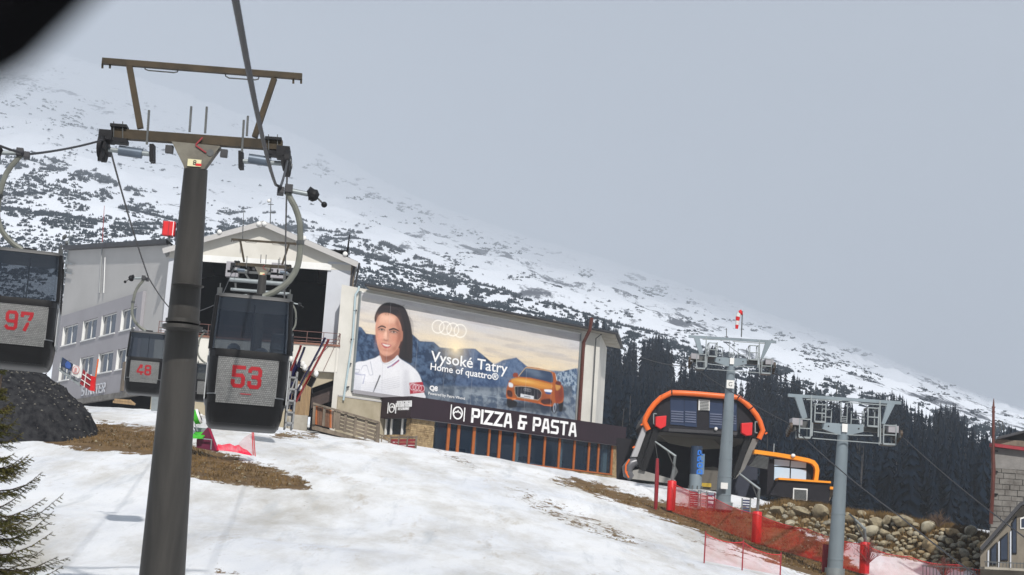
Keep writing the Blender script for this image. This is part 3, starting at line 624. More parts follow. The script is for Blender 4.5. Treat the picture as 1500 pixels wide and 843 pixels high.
# stone band with raised lettering and a dark sheet painted as the shade under it
za=g_st(200,572)[1]; zst=zbd
m=MB().prism([GW(g_st(228,570)[0],za-.05,.05),GW(g_st(228,570)[0],zst-.003,.05),GW(S1,zst-.003,.05),GW(S1,za-.05,.05)],gnf*.35); m.build('stone_band',stoneg,office)
m=MB().prism([GW(.5,gzb,.01),GW(.5,za-.06,.01),GW(S1,za-.06,.01),GW(S1,gzb,.01)],gnf*.03); m.build('underside_shade',intm,office)
sA=g_st(137,578)[0]; zA=g_st(150,579)[1]
sE=g_st(160.5,570)[0]; _,ww_=word('STARTER',V(),X3,Z3,Y3,.75,.95,.15,.38); wd_,_=word('STARTER',GW(sE+ww_,g_st(159,575)[1],.41),-gd,Z3,gnf,.75,.95,.15,.38,.05); wd_.build('lettering',wallw,office)
MB().prism([GW(g_st(186,560)[0],za,.42),GW(g_st(186,560)[0],za+2.5,.42),GW(g_st(190,560)[0]+.1,za+2.5,.42),GW(g_st(190,560)[0]+.1,za,.42)],gnf*.12).build('wall_board',timber,office)
# masts on the office building
def office_pt(px,py,o=.2): s,z=g_st(px,py); return GW(s,z,o)
b0=office_pt(149,430); b1=office_pt(156,302)
t=thing('antenna_mast','tall thin red-tipped antenna mast fixed to the grey office wall','mast',b0)
mid=b0.lerp(b1,.58); MB().tube([b0,mid],[.09,.06],6).build('pole',sheet,t); MB().tube([mid,b1],[.05,.02],5).build('aerial',redd,t)
b2=office_pt(155,430); MB().tube([b2,office_pt(157,378)],.05,5).build('lower_stay',sheet,t)
b0=office_pt(94,420); b1=office_pt(106,326)
t=thing('weather_mast','weather mast with sensors on arms behind the cabin numbered 97','mast',b0)
MB().tube([b0,office_pt(103,366),b1],[.1,.07,.02],6).build('pole',galv,t)
for (a,b,c,d) in((97,349,109,347),(96,384,110,388),(93,398,108,402)): MB().bar(office_pt(a,b),office_pt(c,d),.09).build('arm',galv,t)
for (a,b,r_) in((99,349,.2),(95,362,.18),(103,357,.2),(101,347,.16)): MB().ball(office_pt(a,b,.35),r_,r_,r_*1.2).build('sensor',galvd,t,True)
# ================================================================== billboard wall
bd=V((.755,.656,0)).normalized(); bn=V((bd.y,-bd.x,0)); bo=P(526,500,136); bo.z=0
def b_st(px,py,o=0):
    p=plane(px,py,bo+bn*o,bn); return (p-bo).dot(bd),p.z
def BW(s,z,o=0): return bo+bd*s+bn*o+Z3*z
sL=b_st(524,500)[0]-.3; sR=b_st(879,503)[0]; zE=b_st(527,421)[1]; zE2=b_st(875,487)[1]; zE=(zE+zE2)/2
bh=thing('billboard_building','long pale building behind the restaurant whose wall carries the giant billboard','building',BW(12,gz(0,150)-4))
zbb=gz(0,145)-4; BK=V((1.2,9.5,0))
m=MB().prism([BW(sL-1.7,zbb),BW(sL-1.7,zE-.1),BW(sR,zE-.1),BW(sR,zbb)],BK); m.build('wall',mat('off_white_wall',(.60,.58,.53),.85,0,.12,.5,bump=.1),bh)
zsb=b_st(545,588)[1]
m=MB().prism([BW(sL-1.2,zbb,.003),BW(sL-1.2,zsb,.003),BW(b_st(620,600)[0],zsb,.003),BW(b_st(620,600)[0],zbb,.003)],bn*.12); m.build('plinth_wall',beige,bh)
m=MB().prism([BW(sL-1.2,zsb+.003,.003),BW(sL-1.2,zsb+.12,.003),BW(12,zsb+.12,.003),BW(12,zsb+.003,.003)],bn*.16); m.build('plinth_ledge',greyl,bh)
m=MB().prism([BW(sL,zE-.1,1.0),BW(sR+.8,zE-.1,1.0),BW(sR+.8,zE-.1,1.0)+BK,BW(sL,zE-.1,1.0)+BK],Z3*.16); m.build('eave_soffit',conc,bh)
m=MB(); q_=[BW(sL-.3,zE+.062,1.15),BW(sR+1,zE+.062,1.15)]; hb=BK*.55+Z3*.25; m.prism([q_[0],q_[1],q_[1]+hb,q_[0]+hb],Z3*.08).prism([q_[0]+BK*1.1,q_[1]+BK*1.1,q_[1]+hb+Z3*.01,q_[0]+hb+Z3*.01],Z3*.08); m.build('roof',roofM,bh)
MB().tube([BW(sL-.3,zE+.0,1.22),BW(sR+1,zE+0,1.22)],.09,6).build('rain_gutter',roofM,bh)
def bpath(pts,o=.25): return [BW(*b_st(a,b,o),o) for a,b in pts]
pz=b_st(868,475,1.4)[1]
MB().tube([BW(b_st(867,466,1.4)[0],b_st(867,466,1.4)[1],1.4),BW(b_st(865,484,1.4)[0],b_st(865,484,1.4)[1],1.3),BW(*b_st(855,502,.3),.3),BW(*b_st(848,618,.3),.3)],.16,8).build('brown_downpipe',brownpipe,bh,True)
MB().tube(bpath([(885,487),(873,496),(866,621)]),.05,5).build('lightning_cable',galvd,bh)
for b in(455,497,533,567): MB().bar(BW(*b_st(522-(b-455)*.1,b,.1),.1),BW(*b_st(517-(b-455)*.1,b+1,.1),.25),.12).build('wall_hook',galvd,bh)
# ---- printed sheet
IW,IH=1536,500
uTL=b_st(526.6,429.5); uTR=b_st(848,489.5); uBL=b_st(516,571); uBR=b_st(840,617.5)
BS0,BS1=(uTL[0]+uBL[0])/2,(uTR[0]+uBR[0])/2; BZ1,BZ0=(uTL[1]+uTR[1])/2,(uBL[1]+uBR[1])/2
def uv(px,py): s,z=b_st(px,py,.15); return (s-BS0)/(BS1-BS0)*IW,(z-BZ0)/(BZ1-BZ0)*IH
yy,xx=np.mgrid[0:IH,0:IW].astype(float); img=np.zeros((IH,IW,3))
def srgb(c): return np.array([((v/255)/12.92 if v/255<=.04045 else ((v/255+.055)/1.055)**2.4) for v in c])
def blur(a,k):
    if k<1: return a
    for ax in(0,1):
        for _ in range(2):
            c=np.cumsum(np.pad(a,[(k+1,k) if i==ax else (0,0) for i in range(2)],mode='edge'),axis=ax)
            a=(np.take(c,np.arange(2*k+1,c.shape[ax]),axis=ax)-np.take(c,np.arange(0,c.shape[ax]-2*k-1),axis=ax))/(2*k+1)
    return a
def cat(p,n=6,closed=True):
    q=[]; m_=len(p)
    for i in range(m_ if closed else m_-1):
        a,b,c,d=[np.array(p[(i+j)%m_] if closed else p[min(max(i+j,0),m_-1)],float) for j in(-1,0,1,2)]
        for t in np.arange(n)/n: q.append(.5*((2*b)+(-a+c)*t+(2*a-5*b+4*c-d)*t*t+(-a+3*b-3*c+d)*t**3))
    return q+([] if closed else [np.array(p[-1],float)])
def fill(poly,col,soft=1,al=1,smooth=True,uvs=False,tex=None):
    p=cat(poly) if smooth else [np.array(q,float) for q in poly]
    if not uvs: p=[uv(*q) for q in p]
    p=np.array(p); n=len(p); mg=3*soft+2
    y0=max(0,int(p[:,1].min())-mg); y1=min(IH,int(p[:,1].max())+mg+1); x0=max(0,int(p[:,0].min())-mg); x1=min(IW,int(p[:,0].max())+mg+1)
    if y1-y0<1 or x1-x0<1: return
    w_=(slice(y0,y1),slice(x0,x1)); Y_=yy[w_]; X_=xx[w_]; mm=np.zeros(Y_.shape,bool)
    for i in range(n):
        a,b=p[i],p[(i+1)%n]
        if a[1]==b[1]: continue
        mm^=((a[1]>Y_)!=(b[1]>Y_))&(X_<(b[0]-a[0])*(Y_-a[1])/(b[1]-a[1])+a[0])
    a_=(blur(mm.astype(float),soft)*al)[...,None]; c=srgb(col) if not callable(col) else col()[w_]
    img[w_]=img[w_]*(1-a_)+c*a_
def line(pts,wd,col,al=1,smooth=False):
    pts=cat(pts,6,False) if smooth else pts
    q=[np.array(uv(*p)) for p in pts]
    for a,b in zip(q[:-1],q[1:]):
        d=b-a; l=np.hypot(*d)
        if l<.5: continue
        n=np.array([-d[1],d[0]])/l*wd/2; fill([a+n,b+n,b-n,a-n],col,1,al,False,True)
g=np.clip(yy/IH,0,1)
sky_top=srgb((206,205,207)); sky_mid=srgb((222,205,175)); sky_low=srgb((234,216,184))
wv=(vnoise(xx/260,yy/26,51,5)-.5)
tt=np.clip((g-.45)/.5+wv*.5,0,1)[...,None]; img[:]=sky_low*(1-tt)+sky_top*tt
cl=np.clip((vnoise(xx/150,yy/18,52,5)-.5)*5,0,1)[...,None]*.35; img[:]=img*(1-cl)+srgb((170,165,168))*cl
def mtn(seed,c1,c2,sc=22):
    n=vnoise(xx/sc+yy/40,yy/sc-xx/60,seed,5,.6); f=np.clip((n-.5)*4+.5,0,1)[...,None]; return srgb(c1)*(1-f)+srgb(c2)*f
A7=lambda l:[(500+a/4.436,410+b/4.436) for a,b in l]
B7=lambda l:[(680+a/4.214,440+b/4.214) for a,b in l]
fill(B7([(-300,330),(0,300),(60,300),(100,340),(180,400),(240,370),(320,355),(390,412),(480,430),(620,440),(700,420),(700,800),(-300,700)]),lambda:mtn(61,(92,112,140),(132,142,160)),2,1,False)
fill(A7([(90,300),(130,310),(160,350),(230,360),(330,400),(450,345),(510,400),(600,405),(640,440),(740,450),(870,450),(920,490),(990,550),(1100,640),(1000,900),(60,900)]),lambda:mtn(62,(38,62,92),(88,110,138)),1,1,False)
fill(B7([(0,300),(70,305),(120,360),(200,440),(300,470),(300,640),(0,640),(-60,520)]),lambda:mtn(63,(56,80,116),(92,114,146)),2,1,False)
fill(B7([(270,380),(320,355),(400,420),(380,560),(230,560),(180,470)]),lambda:mtn(67,(70,96,132),(104,126,156)),2,.8,False)
fill(B7([(560,470),(600,440),(690,420),(700,620),(560,620)]),lambda:mtn(64,(64,92,124),(168,182,196),12),1,1,False)
fill(A7([(470,690),(700,690),(976,700),(1500,690),(1500,960),(470,900)]),lambda:mtn(65,(84,96,112),(128,138,150),40),6,1,False)
fill(B7([(-60,545),(200,560),(420,600),(700,590),(700,800),(-60,700)]),lambda:mtn(66,(84,100,122),(150,160,170),50),8,.9,False)
line(B7([(0,570),(200,600),(350,620)]),5,(170,180,190),.5)
for k,rad in((0,70),(1,34),(2,12)):
    c=uv(*A7([(742,448)])[0]); gl_=np.exp(-((xx-c[0])**2+(yy-c[1])**2)/(2*rad**2))[...,None]*(.35,.5,.9)[k]; img[:]=img*(1-gl_)+srgb((255,236,200))*gl_
# sky rings
def rings(cx,cy,rx,ry,step,n,wd,col,al=1):
    for i in range(n):
        c=[(cx+i*step+rx*cos(a),cy+ry*sin(a)+i*step*.19) for a in np.linspace(0,2*pi,25)]; line(c,wd,col,al)
rings(500+628/4.436,410+306/4.436,8.8,9.4,10.8,4,5,(250,246,238),.95)
# portrait
C4=lambda l:[(520+a/5.267,430+b/5.267) for a,b in l]
fill(C4([(160,200),(165,150),(200,95),(250,73),(320,83),(380,112),(412,180),(432,260),(442,340),(442,430),(436,535),(400,530),(350,500),(300,470),(300,300),(250,180)]),(40,34,38),1)
for k in range(26):
    x=330+k*4.2; line(C4([(x-40,110+k*2),(x+10,220),(x+12,350),(x+6,500)]),1.6,(70,54,50) if k%3 else (22,20,26),.5,True)
fill(C4([(195,440),(198,520),(215,545),(250,540),(300,515),(335,475),(338,420),(280,440)]),(176,124,104),1)
fill(C4([(230,500),(330,440),(335,480),(290,515),(250,535)]),(150,100,84),3,.7)
fill(C4([(158,240),(157,300),(166,370),(180,425),(200,465),(240,487),(290,468),(330,425),(352,370),(366,310),(358,250),(335,195),(290,160),(230,150),(185,165),(165,200)]),(214,164,142),1)
fill(C4([(300,200),(350,250),(360,320),(340,390),(300,450),(318,360),(325,280)]),(178,124,104),6,.7)
fill(C4([(190,180),(250,165),(300,185),(310,225),(240,235),(185,225)]),(232,190,168),6,.6)
fill(C4([(225,300),(245,300),(250,350),(235,360),(220,345)]),(232,190,170),3,.6)
fill(C4([(165,320),(200,330),(205,380),(180,390)]),(222,158,138),5,.6)
fill(C4([(158,225),(150,190),(165,140),(200,93),(255,72),(330,88),(385,130),(372,300),(366,320),(352,240),(320,180),(262,152),(215,150),(178,180)]),(44,36,40),1)
for k in range(14): line(C4([(170+k*9,165-k*2),(195+k*10,110),(260+k*9,90+k*2)]),1.5,(86,72,70),.5,True)
fill(C4([(355,300),(368,296),(368,350),(356,372)]),(190,138,116),1)
def blob(cx,cy,rx,ry,col,al,conv=None):
    c=uv(*C4([(cx,cy)])[0]) if conv is None else uv(*conv([(cx,cy)])[0]); kx=IW/322/5.267*.99 if conv is None else IW/322/8.43; ky=IH/137/5.267 if conv is None else IH/137/8.43
    g_=np.exp(-(((xx-c[0])/(rx*kx))**2+((yy-c[1])/(ry*ky))**2))[...,None]*al; img[:]=img*(1-g_)+srgb(col)*g_
for b_ in((250,190,50,22,(240,200,178),.55),(205,335,26,22,(234,176,156),.5),(305,350,26,30,(206,138,116),.55),(345,330,18,70,(150,98,80),.6),(165,330,10,70,(186,132,112),.5),(300,250,30,16,(196,144,122),.4),
  (206,284,30,13,(150,104,90),.6),(299,302,32,13,(142,96,84),.65),(237,310,9,40,(244,206,184),.55),(256,320,8,36,(176,124,104),.6),(238,364,24,8,(168,110,94),.6),(240,440,34,10,(176,118,98),.5),(235,460,22,14,(224,172,150),.4),
  (190,410,14,26,(190,136,114),.5),(300,430,26,26,(168,112,92),.6),(260,500,50,16,(128,82,68),.7),(175,190,14,30,(170,120,100),.5),(330,215,16,40,(150,104,86),.5)): blob(*b_)
for p_ in([(176,264),(205,248),(236,260),(236,269),(205,259),(178,271)],[(264,278),(300,268),(338,288),(338,295),(300,281),(266,288)]): fill(C4(p_),(46,34,34),1)
for p_ in([(188,281),(206,276),(224,284),(206,288)],[(278,299),(298,293),(320,303),(298,307)]): fill(C4(p_),(190,168,156),1); 
for cx,cy in((206,281),(299,299)): fill(C4([(cx-8,cy),(cx,cy-7),(cx+8,cy),(cx,cy+6)]),(50,36,32),1)
for p_ in([(180,283),(204,272),(232,285)],[(268,301),(298,289),(329,305)]): line(C4(p_),3,(34,26,28),1,True)
line(C4([(222,352),(238,366),(258,358)]),2.5,(140,90,76),.8,True); line(C4([(250,290),(262,345)]),2,(186,134,114),.5)
fill(C4([(202,385),(225,384),(245,390),(280,400),(262,420),(235,424),(214,410)]),(188,100,98),1)
fill(C4([(210,389),(240,395),(272,401),(254,411),(228,407)]),(228,216,208),1)
fill(C4([(-10,560),(80,522),(150,500),(192,482),(212,530),(250,534),(300,505),(328,478),(348,505),(430,558),(485,612),(515,680),(530,760),(535,815),(380,830),(0,800)]),(228,228,232),1)
fill(C4([(-10,620),(30,600),(60,640),(40,760),(0,780)]),(204,206,214),5,.7); fill(C4([(380,600),(420,620),(430,800),(380,805),(370,700)]),(206,206,212),8,.7)
line(C4([(212,530),(205,800)]),2,(190,190,196),.9); line(C4([(192,482),(204,530),(250,546),(310,512),(330,480)]),2.5,(180,180,188),1,True)
for k in range(6): line(C4([(55,680+k*17),(140,690+k*12),(240,665+k*15),(345,640+k*16)]),1.3,(150,152,162),.8,True)
line(C4([(0,586),(38,590),(28,612),(0,612)]),2,(110,120,150)); line(C4([(45,595),(60,560),(90,555),(112,632),(138,630),(118,526)]),2,(100,110,140)); line(C4([(0,620),(50,630),(78,628),(60,700)]),4,(60,70,150))
line(C4([(194,632),(140,765)]),7,(52,52,58)); line(C4([(248,575),(280,560),(340,515)]),6,(90,60,130)); line(C4([(285,565),(340,520)]),4,(196,60,90))
fill(C4([(418,690),(522,684),(536,765),(424,778)]),(176,28,58),0,1,False)
rings(520+445/5.267,430+722/5.267,4.2,4.6,4.4,4,3,(240,225,228)); line(C4([(446,762),(480,760)]),5,(230,160,170))
for k in range(60):
    x=random.uniform(185,360); line(C4([(x,random.uniform(150,175)-abs(x-250)*.05),(x+random.uniform(-8,20),120),(x+random.uniform(10,50),random.uniform(82,100))]),1.2,random.choice([(30,24,28),(78,64,62),(58,46,48)]),.45,True)
for k in range(40):
    x=random.uniform(372,436); line(C4([(x-random.uniform(10,50),random.uniform(110,160)),(x,260),(x+4,random.uniform(380,530))]),1.3,random.choice([(24,20,26),(84,68,62),(50,40,44)]),.4,True)
for b_ in((390,350,16,120,(20,18,24),.5),(70,640,60,60,(240,240,243),.5),(300,620,60,60,(240,240,242),.5),(180,760,90,20,(206,208,216),.5),(440,640,30,60,(244,244,246),.5)): blob(*b_)
# car
D8=lambda l:[(720+a/8.43,520+b/8.43) for a,b in l]
fill(D8([(190,590),(210,650),(330,650),(700,700),(900,700),(900,640),(700,600)]),(34,44,62),5,.8)
fill(D8([(195,545),(200,640),(240,655),(300,640),(310,580)]),(26,24,30),1); fill(D8([(740,600),(745,690),(775,725),(800,690),(800,560),(770,480)]),(28,26,34),1); fill(D8([(830,560),(835,690),(870,690),(885,600),(880,540)]),(24,24,30),1)
fill(D8([(330,270),(420,160),(470,152),(600,170),(740,205),(790,240),(800,310),(860,370),(885,420),(888,560),(850,600),(790,600),(740,640),(600,610),(420,575),(250,550),(185,535),(182,450),(200,370),(230,310)]),(176,98,38),1)
fill(D8([(335,285),(480,300),(640,340),(750,372),(730,420),(600,420),(440,385),(290,370),(240,345),(260,300)]),(208,146,62),3,.9)
fill(D8([(345,262),(420,168),(560,185),(730,215),(755,340),(640,320),(480,285),(345,272)]),(58,76,104),1); fill(D8([(420,175),(560,190),(600,230),(440,215)]),(120,138,158),5,.6)
fill(D8([(792,370),(860,380),(880,440),(884,540),(800,600),(780,470)]),(146,62,34),3,.85); fill(D8([(790,370),(850,385),(845,420),(800,440)]),(214,170,96),2,.8)
line(D8([(330,270),(420,160),(560,175),(740,208)]),4,(214,190,150),.9); line(D8([(790,240),(812,330)]),4,(230,225,215),.8)
fill(D8([(262,250),(280,225),(320,230),(325,275),(275,278)]),(150,70,40),1); fill(D8([(790,345),(815,325),(855,340),(852,375),(800,370)]),(110,46,34),1)
fill(D8([(285,392),(360,388),(500,402),(590,430),(620,470),(610,525),(575,560),(440,545),(320,525),(290,480)]),(30,34,48),1)
line(D8([(285,392),(360,388),(500,402),(590,430),(620,470),(610,525),(575,560),(440,545),(320,525),(290,480),(285,392)]),3,(224,200,170),.9)
for k in range(7): line(D8([(325+k*41,398+k*7),(322+k*41,525+k*7)]),2.2,(150,152,160),.8)
rings(720+412/8.43,520+430/8.43,1.7,2,2.3,4,2,(200,200,205))
fill(D8([(358,480),(522,512),(520,552),(356,522)]),(222,224,228),0,1,False); line(D8([(400,512),(480,525)]),5,(120,125,135))
fill(D8([(215,345),(260,360),(262,400),(215,395)]),(228,232,236),2); fill(D8([(655,430),(740,436),(735,465),(662,455)]),(236,240,246),1); fill(D8([(665,460),(735,468),(720,490),(670,480)]),(60,96,150),1)
fill(D8([(195,440),(250,455),(252,520),(200,505)]),(60,32,28),2); fill(D8([(610,560),(720,545),(740,600),(640,610)]),(70,34,30),3)
line(D8([(190,530),(300,545),(250,556)]),4,(232,140,70)); line(D8([(580,590),(650,625),(740,630)]),4,(226,120,70))
fill(D8([(765,610),(790,600),(798,660),(772,722),(758,680)]),(170,180,196),1,.8); fill(D8([(772,635),(785,630),(786,680),(775,690)]),(60,66,80),1)
line(D8([(200,600),(260,640),(420,650)]),5,(20,20,28),.7)
for b_ in((420,330,150,22,(246,206,120),.6),(620,380,120,16,(232,168,80),.5),(230,480,26,60,(120,56,24),.5),(640,520,60,40,(128,58,26),.5),(700,590,60,20,(90,38,22),.6),(560,250,90,30,(130,146,166),.5),(450,450,120,40,(18,22,34),.4),(500,690,360,22,(30,38,54),.6),(850,480,30,70,(104,44,30),.5)): blob(*b_,conv=D8)
img[:]=np.stack([blur(img[...,c],1) for c in range(3)],-1)
for k in range(1,8): img[:,int(IW*k/8):int(IW*k/8)+2]=img[:,int(IW*k/8):int(IW*k/8)+2]*.7+.3*.7
img*=(.93+.1*vnoise(xx/5,yy/5,71,2))[...,None]
im=bpy.data.images.new('billboard_print',IW,IH,float_buffer=True); im.colorspace_settings.name='Linear Rec.709'
im.pixels.foreach_set(np.dstack([np.clip(img,0,1)**1.16*.92,np.ones((IH,IW))]).astype(np.float32).ravel()); im.pack()
pm=bpy.data.materials.new('printed_tarpaulin'); pm.use_nodes=True; t_=pm.node_tree; tx=t_.nodes.new('ShaderNodeTexImage'); tx.image=im
t_.links.new(tx.outputs[0],t_.nodes['Principled BSDF'].inputs[0]); t_.nodes['Principled BSDF'].inputs['Roughness'].default_value=.55
bb=thing('billboard','huge billboard of a woman in a white jersey and an orange car before mountains','billboard',BW(BS0,BZ0,.15))
o0=ORG[bb]; me=bpy.data.meshes.new('printed_sheet'); vs_=[BW(BS0,BZ0,.15),BW(BS1,BZ0,.15),BW(BS1,BZ1,.15),BW(BS0,BZ1,.15)]
me.from_pydata([v-o0 for v in vs_],[],[(0,1,2,3)]); ul=me.uv_layers.new(name='UVMap')
for i,c in enumerate([(0,0),(1,0),(1,1),(0,1)]): ul.data[i].uv=c
me.materials.append(pm); ps=bpy.data.objects.new('printed_sheet',me); COL.objects.link(ps); ps.parent=bb
MB().prism([BW(BS0,BZ0,.02),BW(BS0,BZ1,.02),BW(BS1,BZ1,.02),BW(BS1,BZ0,.02)],bn*.125).build('backing_panel',galvd,bb)
def bframe(a,b,c,d): return MB().prism([BW(a,c,.02),BW(a,d,.02),BW(b,d,.02),BW(b,c,.02)],bn*.2)
bframe(BS0-.12,BS0-.002,BZ0-.12,BZ1+.1).build('frame_rail',galv,bb); bframe(BS1+.002,BS1+.12,BZ0-.12,BZ1+.1).build('frame_rail',galv,bb)
bframe(BS0,BS1,BZ0-.3,BZ0-.004).build('frame_rail',greyd,bb); bframe(BS0,BS1,BZ1+.004,BZ1+.1).build('frame_rail',white,bb)
def btext(txt,p0,p1,h,bold=0,nm='lettering'):
    a=b_st(*p0,.16); b=b_st(*p1,.16); textmesh(txt,BW(a[0],a[1],.16),(bd*(b[0]-a[0])+Z3*(b[1]-a[1])*0).normalized(),Z3,bn,h,letter,nm,bb,bold,.004,width=b[0]-a[0],asp=.82)
btext('Vysoké Tatry',(631,529.5),(743,551),1.95,.02); btext('Home of quattro®',(629.5,541.5),(729,557),1.15,.015)
btext('Powered by Petra Vlhová',(627,578),(681,585),.42,.004); btext('Q8',(629,571.5),(641,573),.62,.03)
# ================================================================== restaurant
c0=V((-7.2,134.3,0)); sdv=V((-bd.y,bd.x,0)); 
def R_st(px,py,o=0): p=plane(px,py,c0+bn*o,bn); return (p-c0).dot(bd),p.z
def RW(s,z,o=0): return c0+bd*s+bn*o+Z3*z
sn=-bd
def S_st(px,py,o=0): p=plane(px,py,c0+sn*o,sn); return (p-c0).dot(sdv),p.z
def SW(s,z,o=0): return c0+sdv*s+sn*o+Z3*z
rR=R_st(911,645)[0]; zst=(R_st(617,577)[1]+R_st(911,632)[1])/2; zsb_=(R_st(617,609)[1]+R_st(905,659)[1])/2; zwb=(R_st(690,665)[1]+R_st(895,699)[1])/2
zrb=gz(0,140)-3
rs_=thing('restaurant','low restaurant with an orange framed window row below its dark fascia','building',RW(10,zrb))
for (a,b,f_,nm,dr) in((-.35,rR,.45,'fascia',0),):
    f=MB().prism([RW(-.45,zsb_,.45),RW(rR,zsb_,.45),RW(rR,zst,.45),RW(-.45,zst,.45)],-bn*.5).build('fascia',signM,rs_)
sS=S_st(565,600)[0]; 
f2=MB().prism([SW(-.45+.52,zsb_,.45),SW(sS,zsb_,.45),SW(sS,zst,.45),SW(-.45+.52,zst,.45)],-sn*.5).build('fascia',signM,rs_)
MB().prism([RW(-.4,zst-.12,.4),RW(rR-.05,zst-.12,.4),RW(rR-.05,zst-.12,-4.4),RW(-.4,zst-.12,-4.4)],Z3*.1).build('roof',roofM,rs_)
MB().prism([RW(.06,zsb_-.02,.3),RW(rR-.2,zsb_-.02,.3),RW(rR-.2,zsb_-.02,-4.4),RW(.06,zsb_-.02,-4.4)],Z3*.06).build('ceiling',greyd,rs_)
MB().prism([RW(.2,zwb-.05,-.1),RW(rR-.2,zwb-.05,-.1),RW(rR-.2,zwb-.05,-4.4),RW(.2,zwb-.05,-4.4)],-Z3*.1).build('inner_floor',timber,rs_)
for x_ in np.linspace(3,rR-2,6): MB().prism([RW(x_,zwb,-2.2),RW(x_+.9,zwb,-2.2),RW(x_+.9,zwb,-3),RW(x_,zwb,-3)],Z3*.75).build('dining_table',timber,rs_)
# stone pillars, individually laid stones joined into a stuff part
def stonework(face,s0,s1,z0,z1,nrm,h=.16):
    m=MB(); z=z0
    while z<z1-.02:
        hh=min(h*random.uniform(.7,1.2),z1-z); s=s0
        while s<s1-.01:
            wv_=min(random.uniform(.25,.7),s1-s); d=random.uniform(.03,.09)
            m.prism([face(s+.01,z+.01,.0),face(s+.01,z+hh-.01,0),face(s+wv_-.01,z+hh-.01,0),face(s+wv_-.01,z+.01,0)],nrm*d); s+=wv_
        z+=hh
    return m
p1=R_st(635.5,630)[0]; sp1=S_st(596,620)[0]
MB().prism([RW(.02,zrb,-.0),RW(p1,zrb,0),RW(p1,zrb,-sp1),RW(.02,zrb,-sp1)],Z3*(zsb_-.03-zrb)).build('corner_pillar',stoneb,rs_)
stonework(RW,.0,p1,zwb-1.0,zsb_-.01,bn).build('pillar_stonework',stoneb,rs_,kind='stuff')
stonework(SW,.0,sp1,zwb-.6,zsb_-.01,sn).build('pillar_stonework',stoneb,rs_,kind='stuff')
e0=R_st(896,690)[0]
MB().prism([RW(e0,zrb,-.02),RW(rR-.3,zrb,-.02),RW(rR-.3,zrb,-4.4),RW(e0,zrb,-4.4)],Z3*(zsb_-.03-zrb)).build('end_wall',stoneb,rs_)
stonework(RW,e0,rR-.3,zwb-.8,zsb_-.01,bn).build('wall_stonework',stoneb,rs_,kind='stuff')
MB().prism([RW(p1,zrb,0),RW(e0,zrb,0),RW(e0,zrb,-.5),RW(p1,zrb,-.5)],Z3*(zwb-.12-zrb)).build('base_wall',stoneb,rs_)
stonework(RW,p1,e0,zwb-.75,zwb-.13,bn).build('wall_stonework',stoneb,rs_,kind='stuff')
MB().prism([RW(p1,zwb-.117,.12),RW(e0,zwb-.117,.12),RW(e0,zwb-.117,-.5),RW(p1,zwb-.117,-.5)],Z3*.115).build('window_sill',mullion,rs_)
mx_=[345,428,487,580,672,735,825,910,1000,1088,1178,1265,1322,1403]; ms=[R_st(550+a/4.054,570+(330 if a<900 else 400)/4.054)[0] for a in mx_]
for i,s in enumerate(ms):
    wd_=.27 if i in(1,2,3,5) else .2
    if i: MB().prism([RW(s-wd_/2,zwb,.06),RW(s+wd_/2,zwb,.06),RW(s+wd_/2,zwb,-.1),RW(s-wd_/2,zwb,-.1)],Z3*(zsb_-.03-zwb)).build('window_mullion',mullion,rs_)
    if i<len(ms)-1:
        MB().prism([RW(s+.1,zwb,-.02),RW(ms[i+1]-.1,zwb,-.02),RW(ms[i+1]-.1,zwb,-.05),RW(s+.1,zwb,-.05)],Z3*(zsb_-.03-zwb)).build('window_pane',gl_win,rs_)
for a in(598,855,1115,1382):
    s=R_st(550+a/4.054,665)[0]; MB().prism([RW(s-.22,zwb,-.35),RW(s+.22,zwb,-.35),RW(s+.22,zwb,-.6),RW(s-.22,zwb,-.6)],Z3*(zsb_-.03-zwb)).build('curtain',curtain,rs_)
# side windows
zsw=S_st(580,637)[1]
MB().prism([SW(sp1+.02,zrb,0),SW(sS,zrb,0),SW(sS,zrb,-.3),SW(sp1+.02,zrb,-.3)],Z3*(zsw-zrb)).build('side_base_wall',stoneb,rs_)
MB().prism([SW(sp1+.02,zsw,-.1),SW(sS,zsw,-.1),SW(sS,zsw,-.14),SW(sp1+.02,zsw,-.14)],Z3*(zsb_-.02-zsw)).build('window_pane',gl_win,rs_)
for px_ in(573.5,589.5,565.5): s=S_st(px_,620)[0]; MB().prism([SW(s-.08,zsw,.03),SW(s+.08,zsw,.03),SW(s+.08,zsw,-.09),SW(s-.08,zsw,-.09)],Z3*(zsb_-.02-zsw)).build('window_mullion',white,rs_)
MB().prism([SW(sp1,zsw+1.35,-.2),SW(sS,zsw+1.35,-.2),SW(sS,zsw+1.35,-.4),SW(sp1,zsw+1.35,-.4)],Z3*.3).build('roller_blind',curtain,rs_)
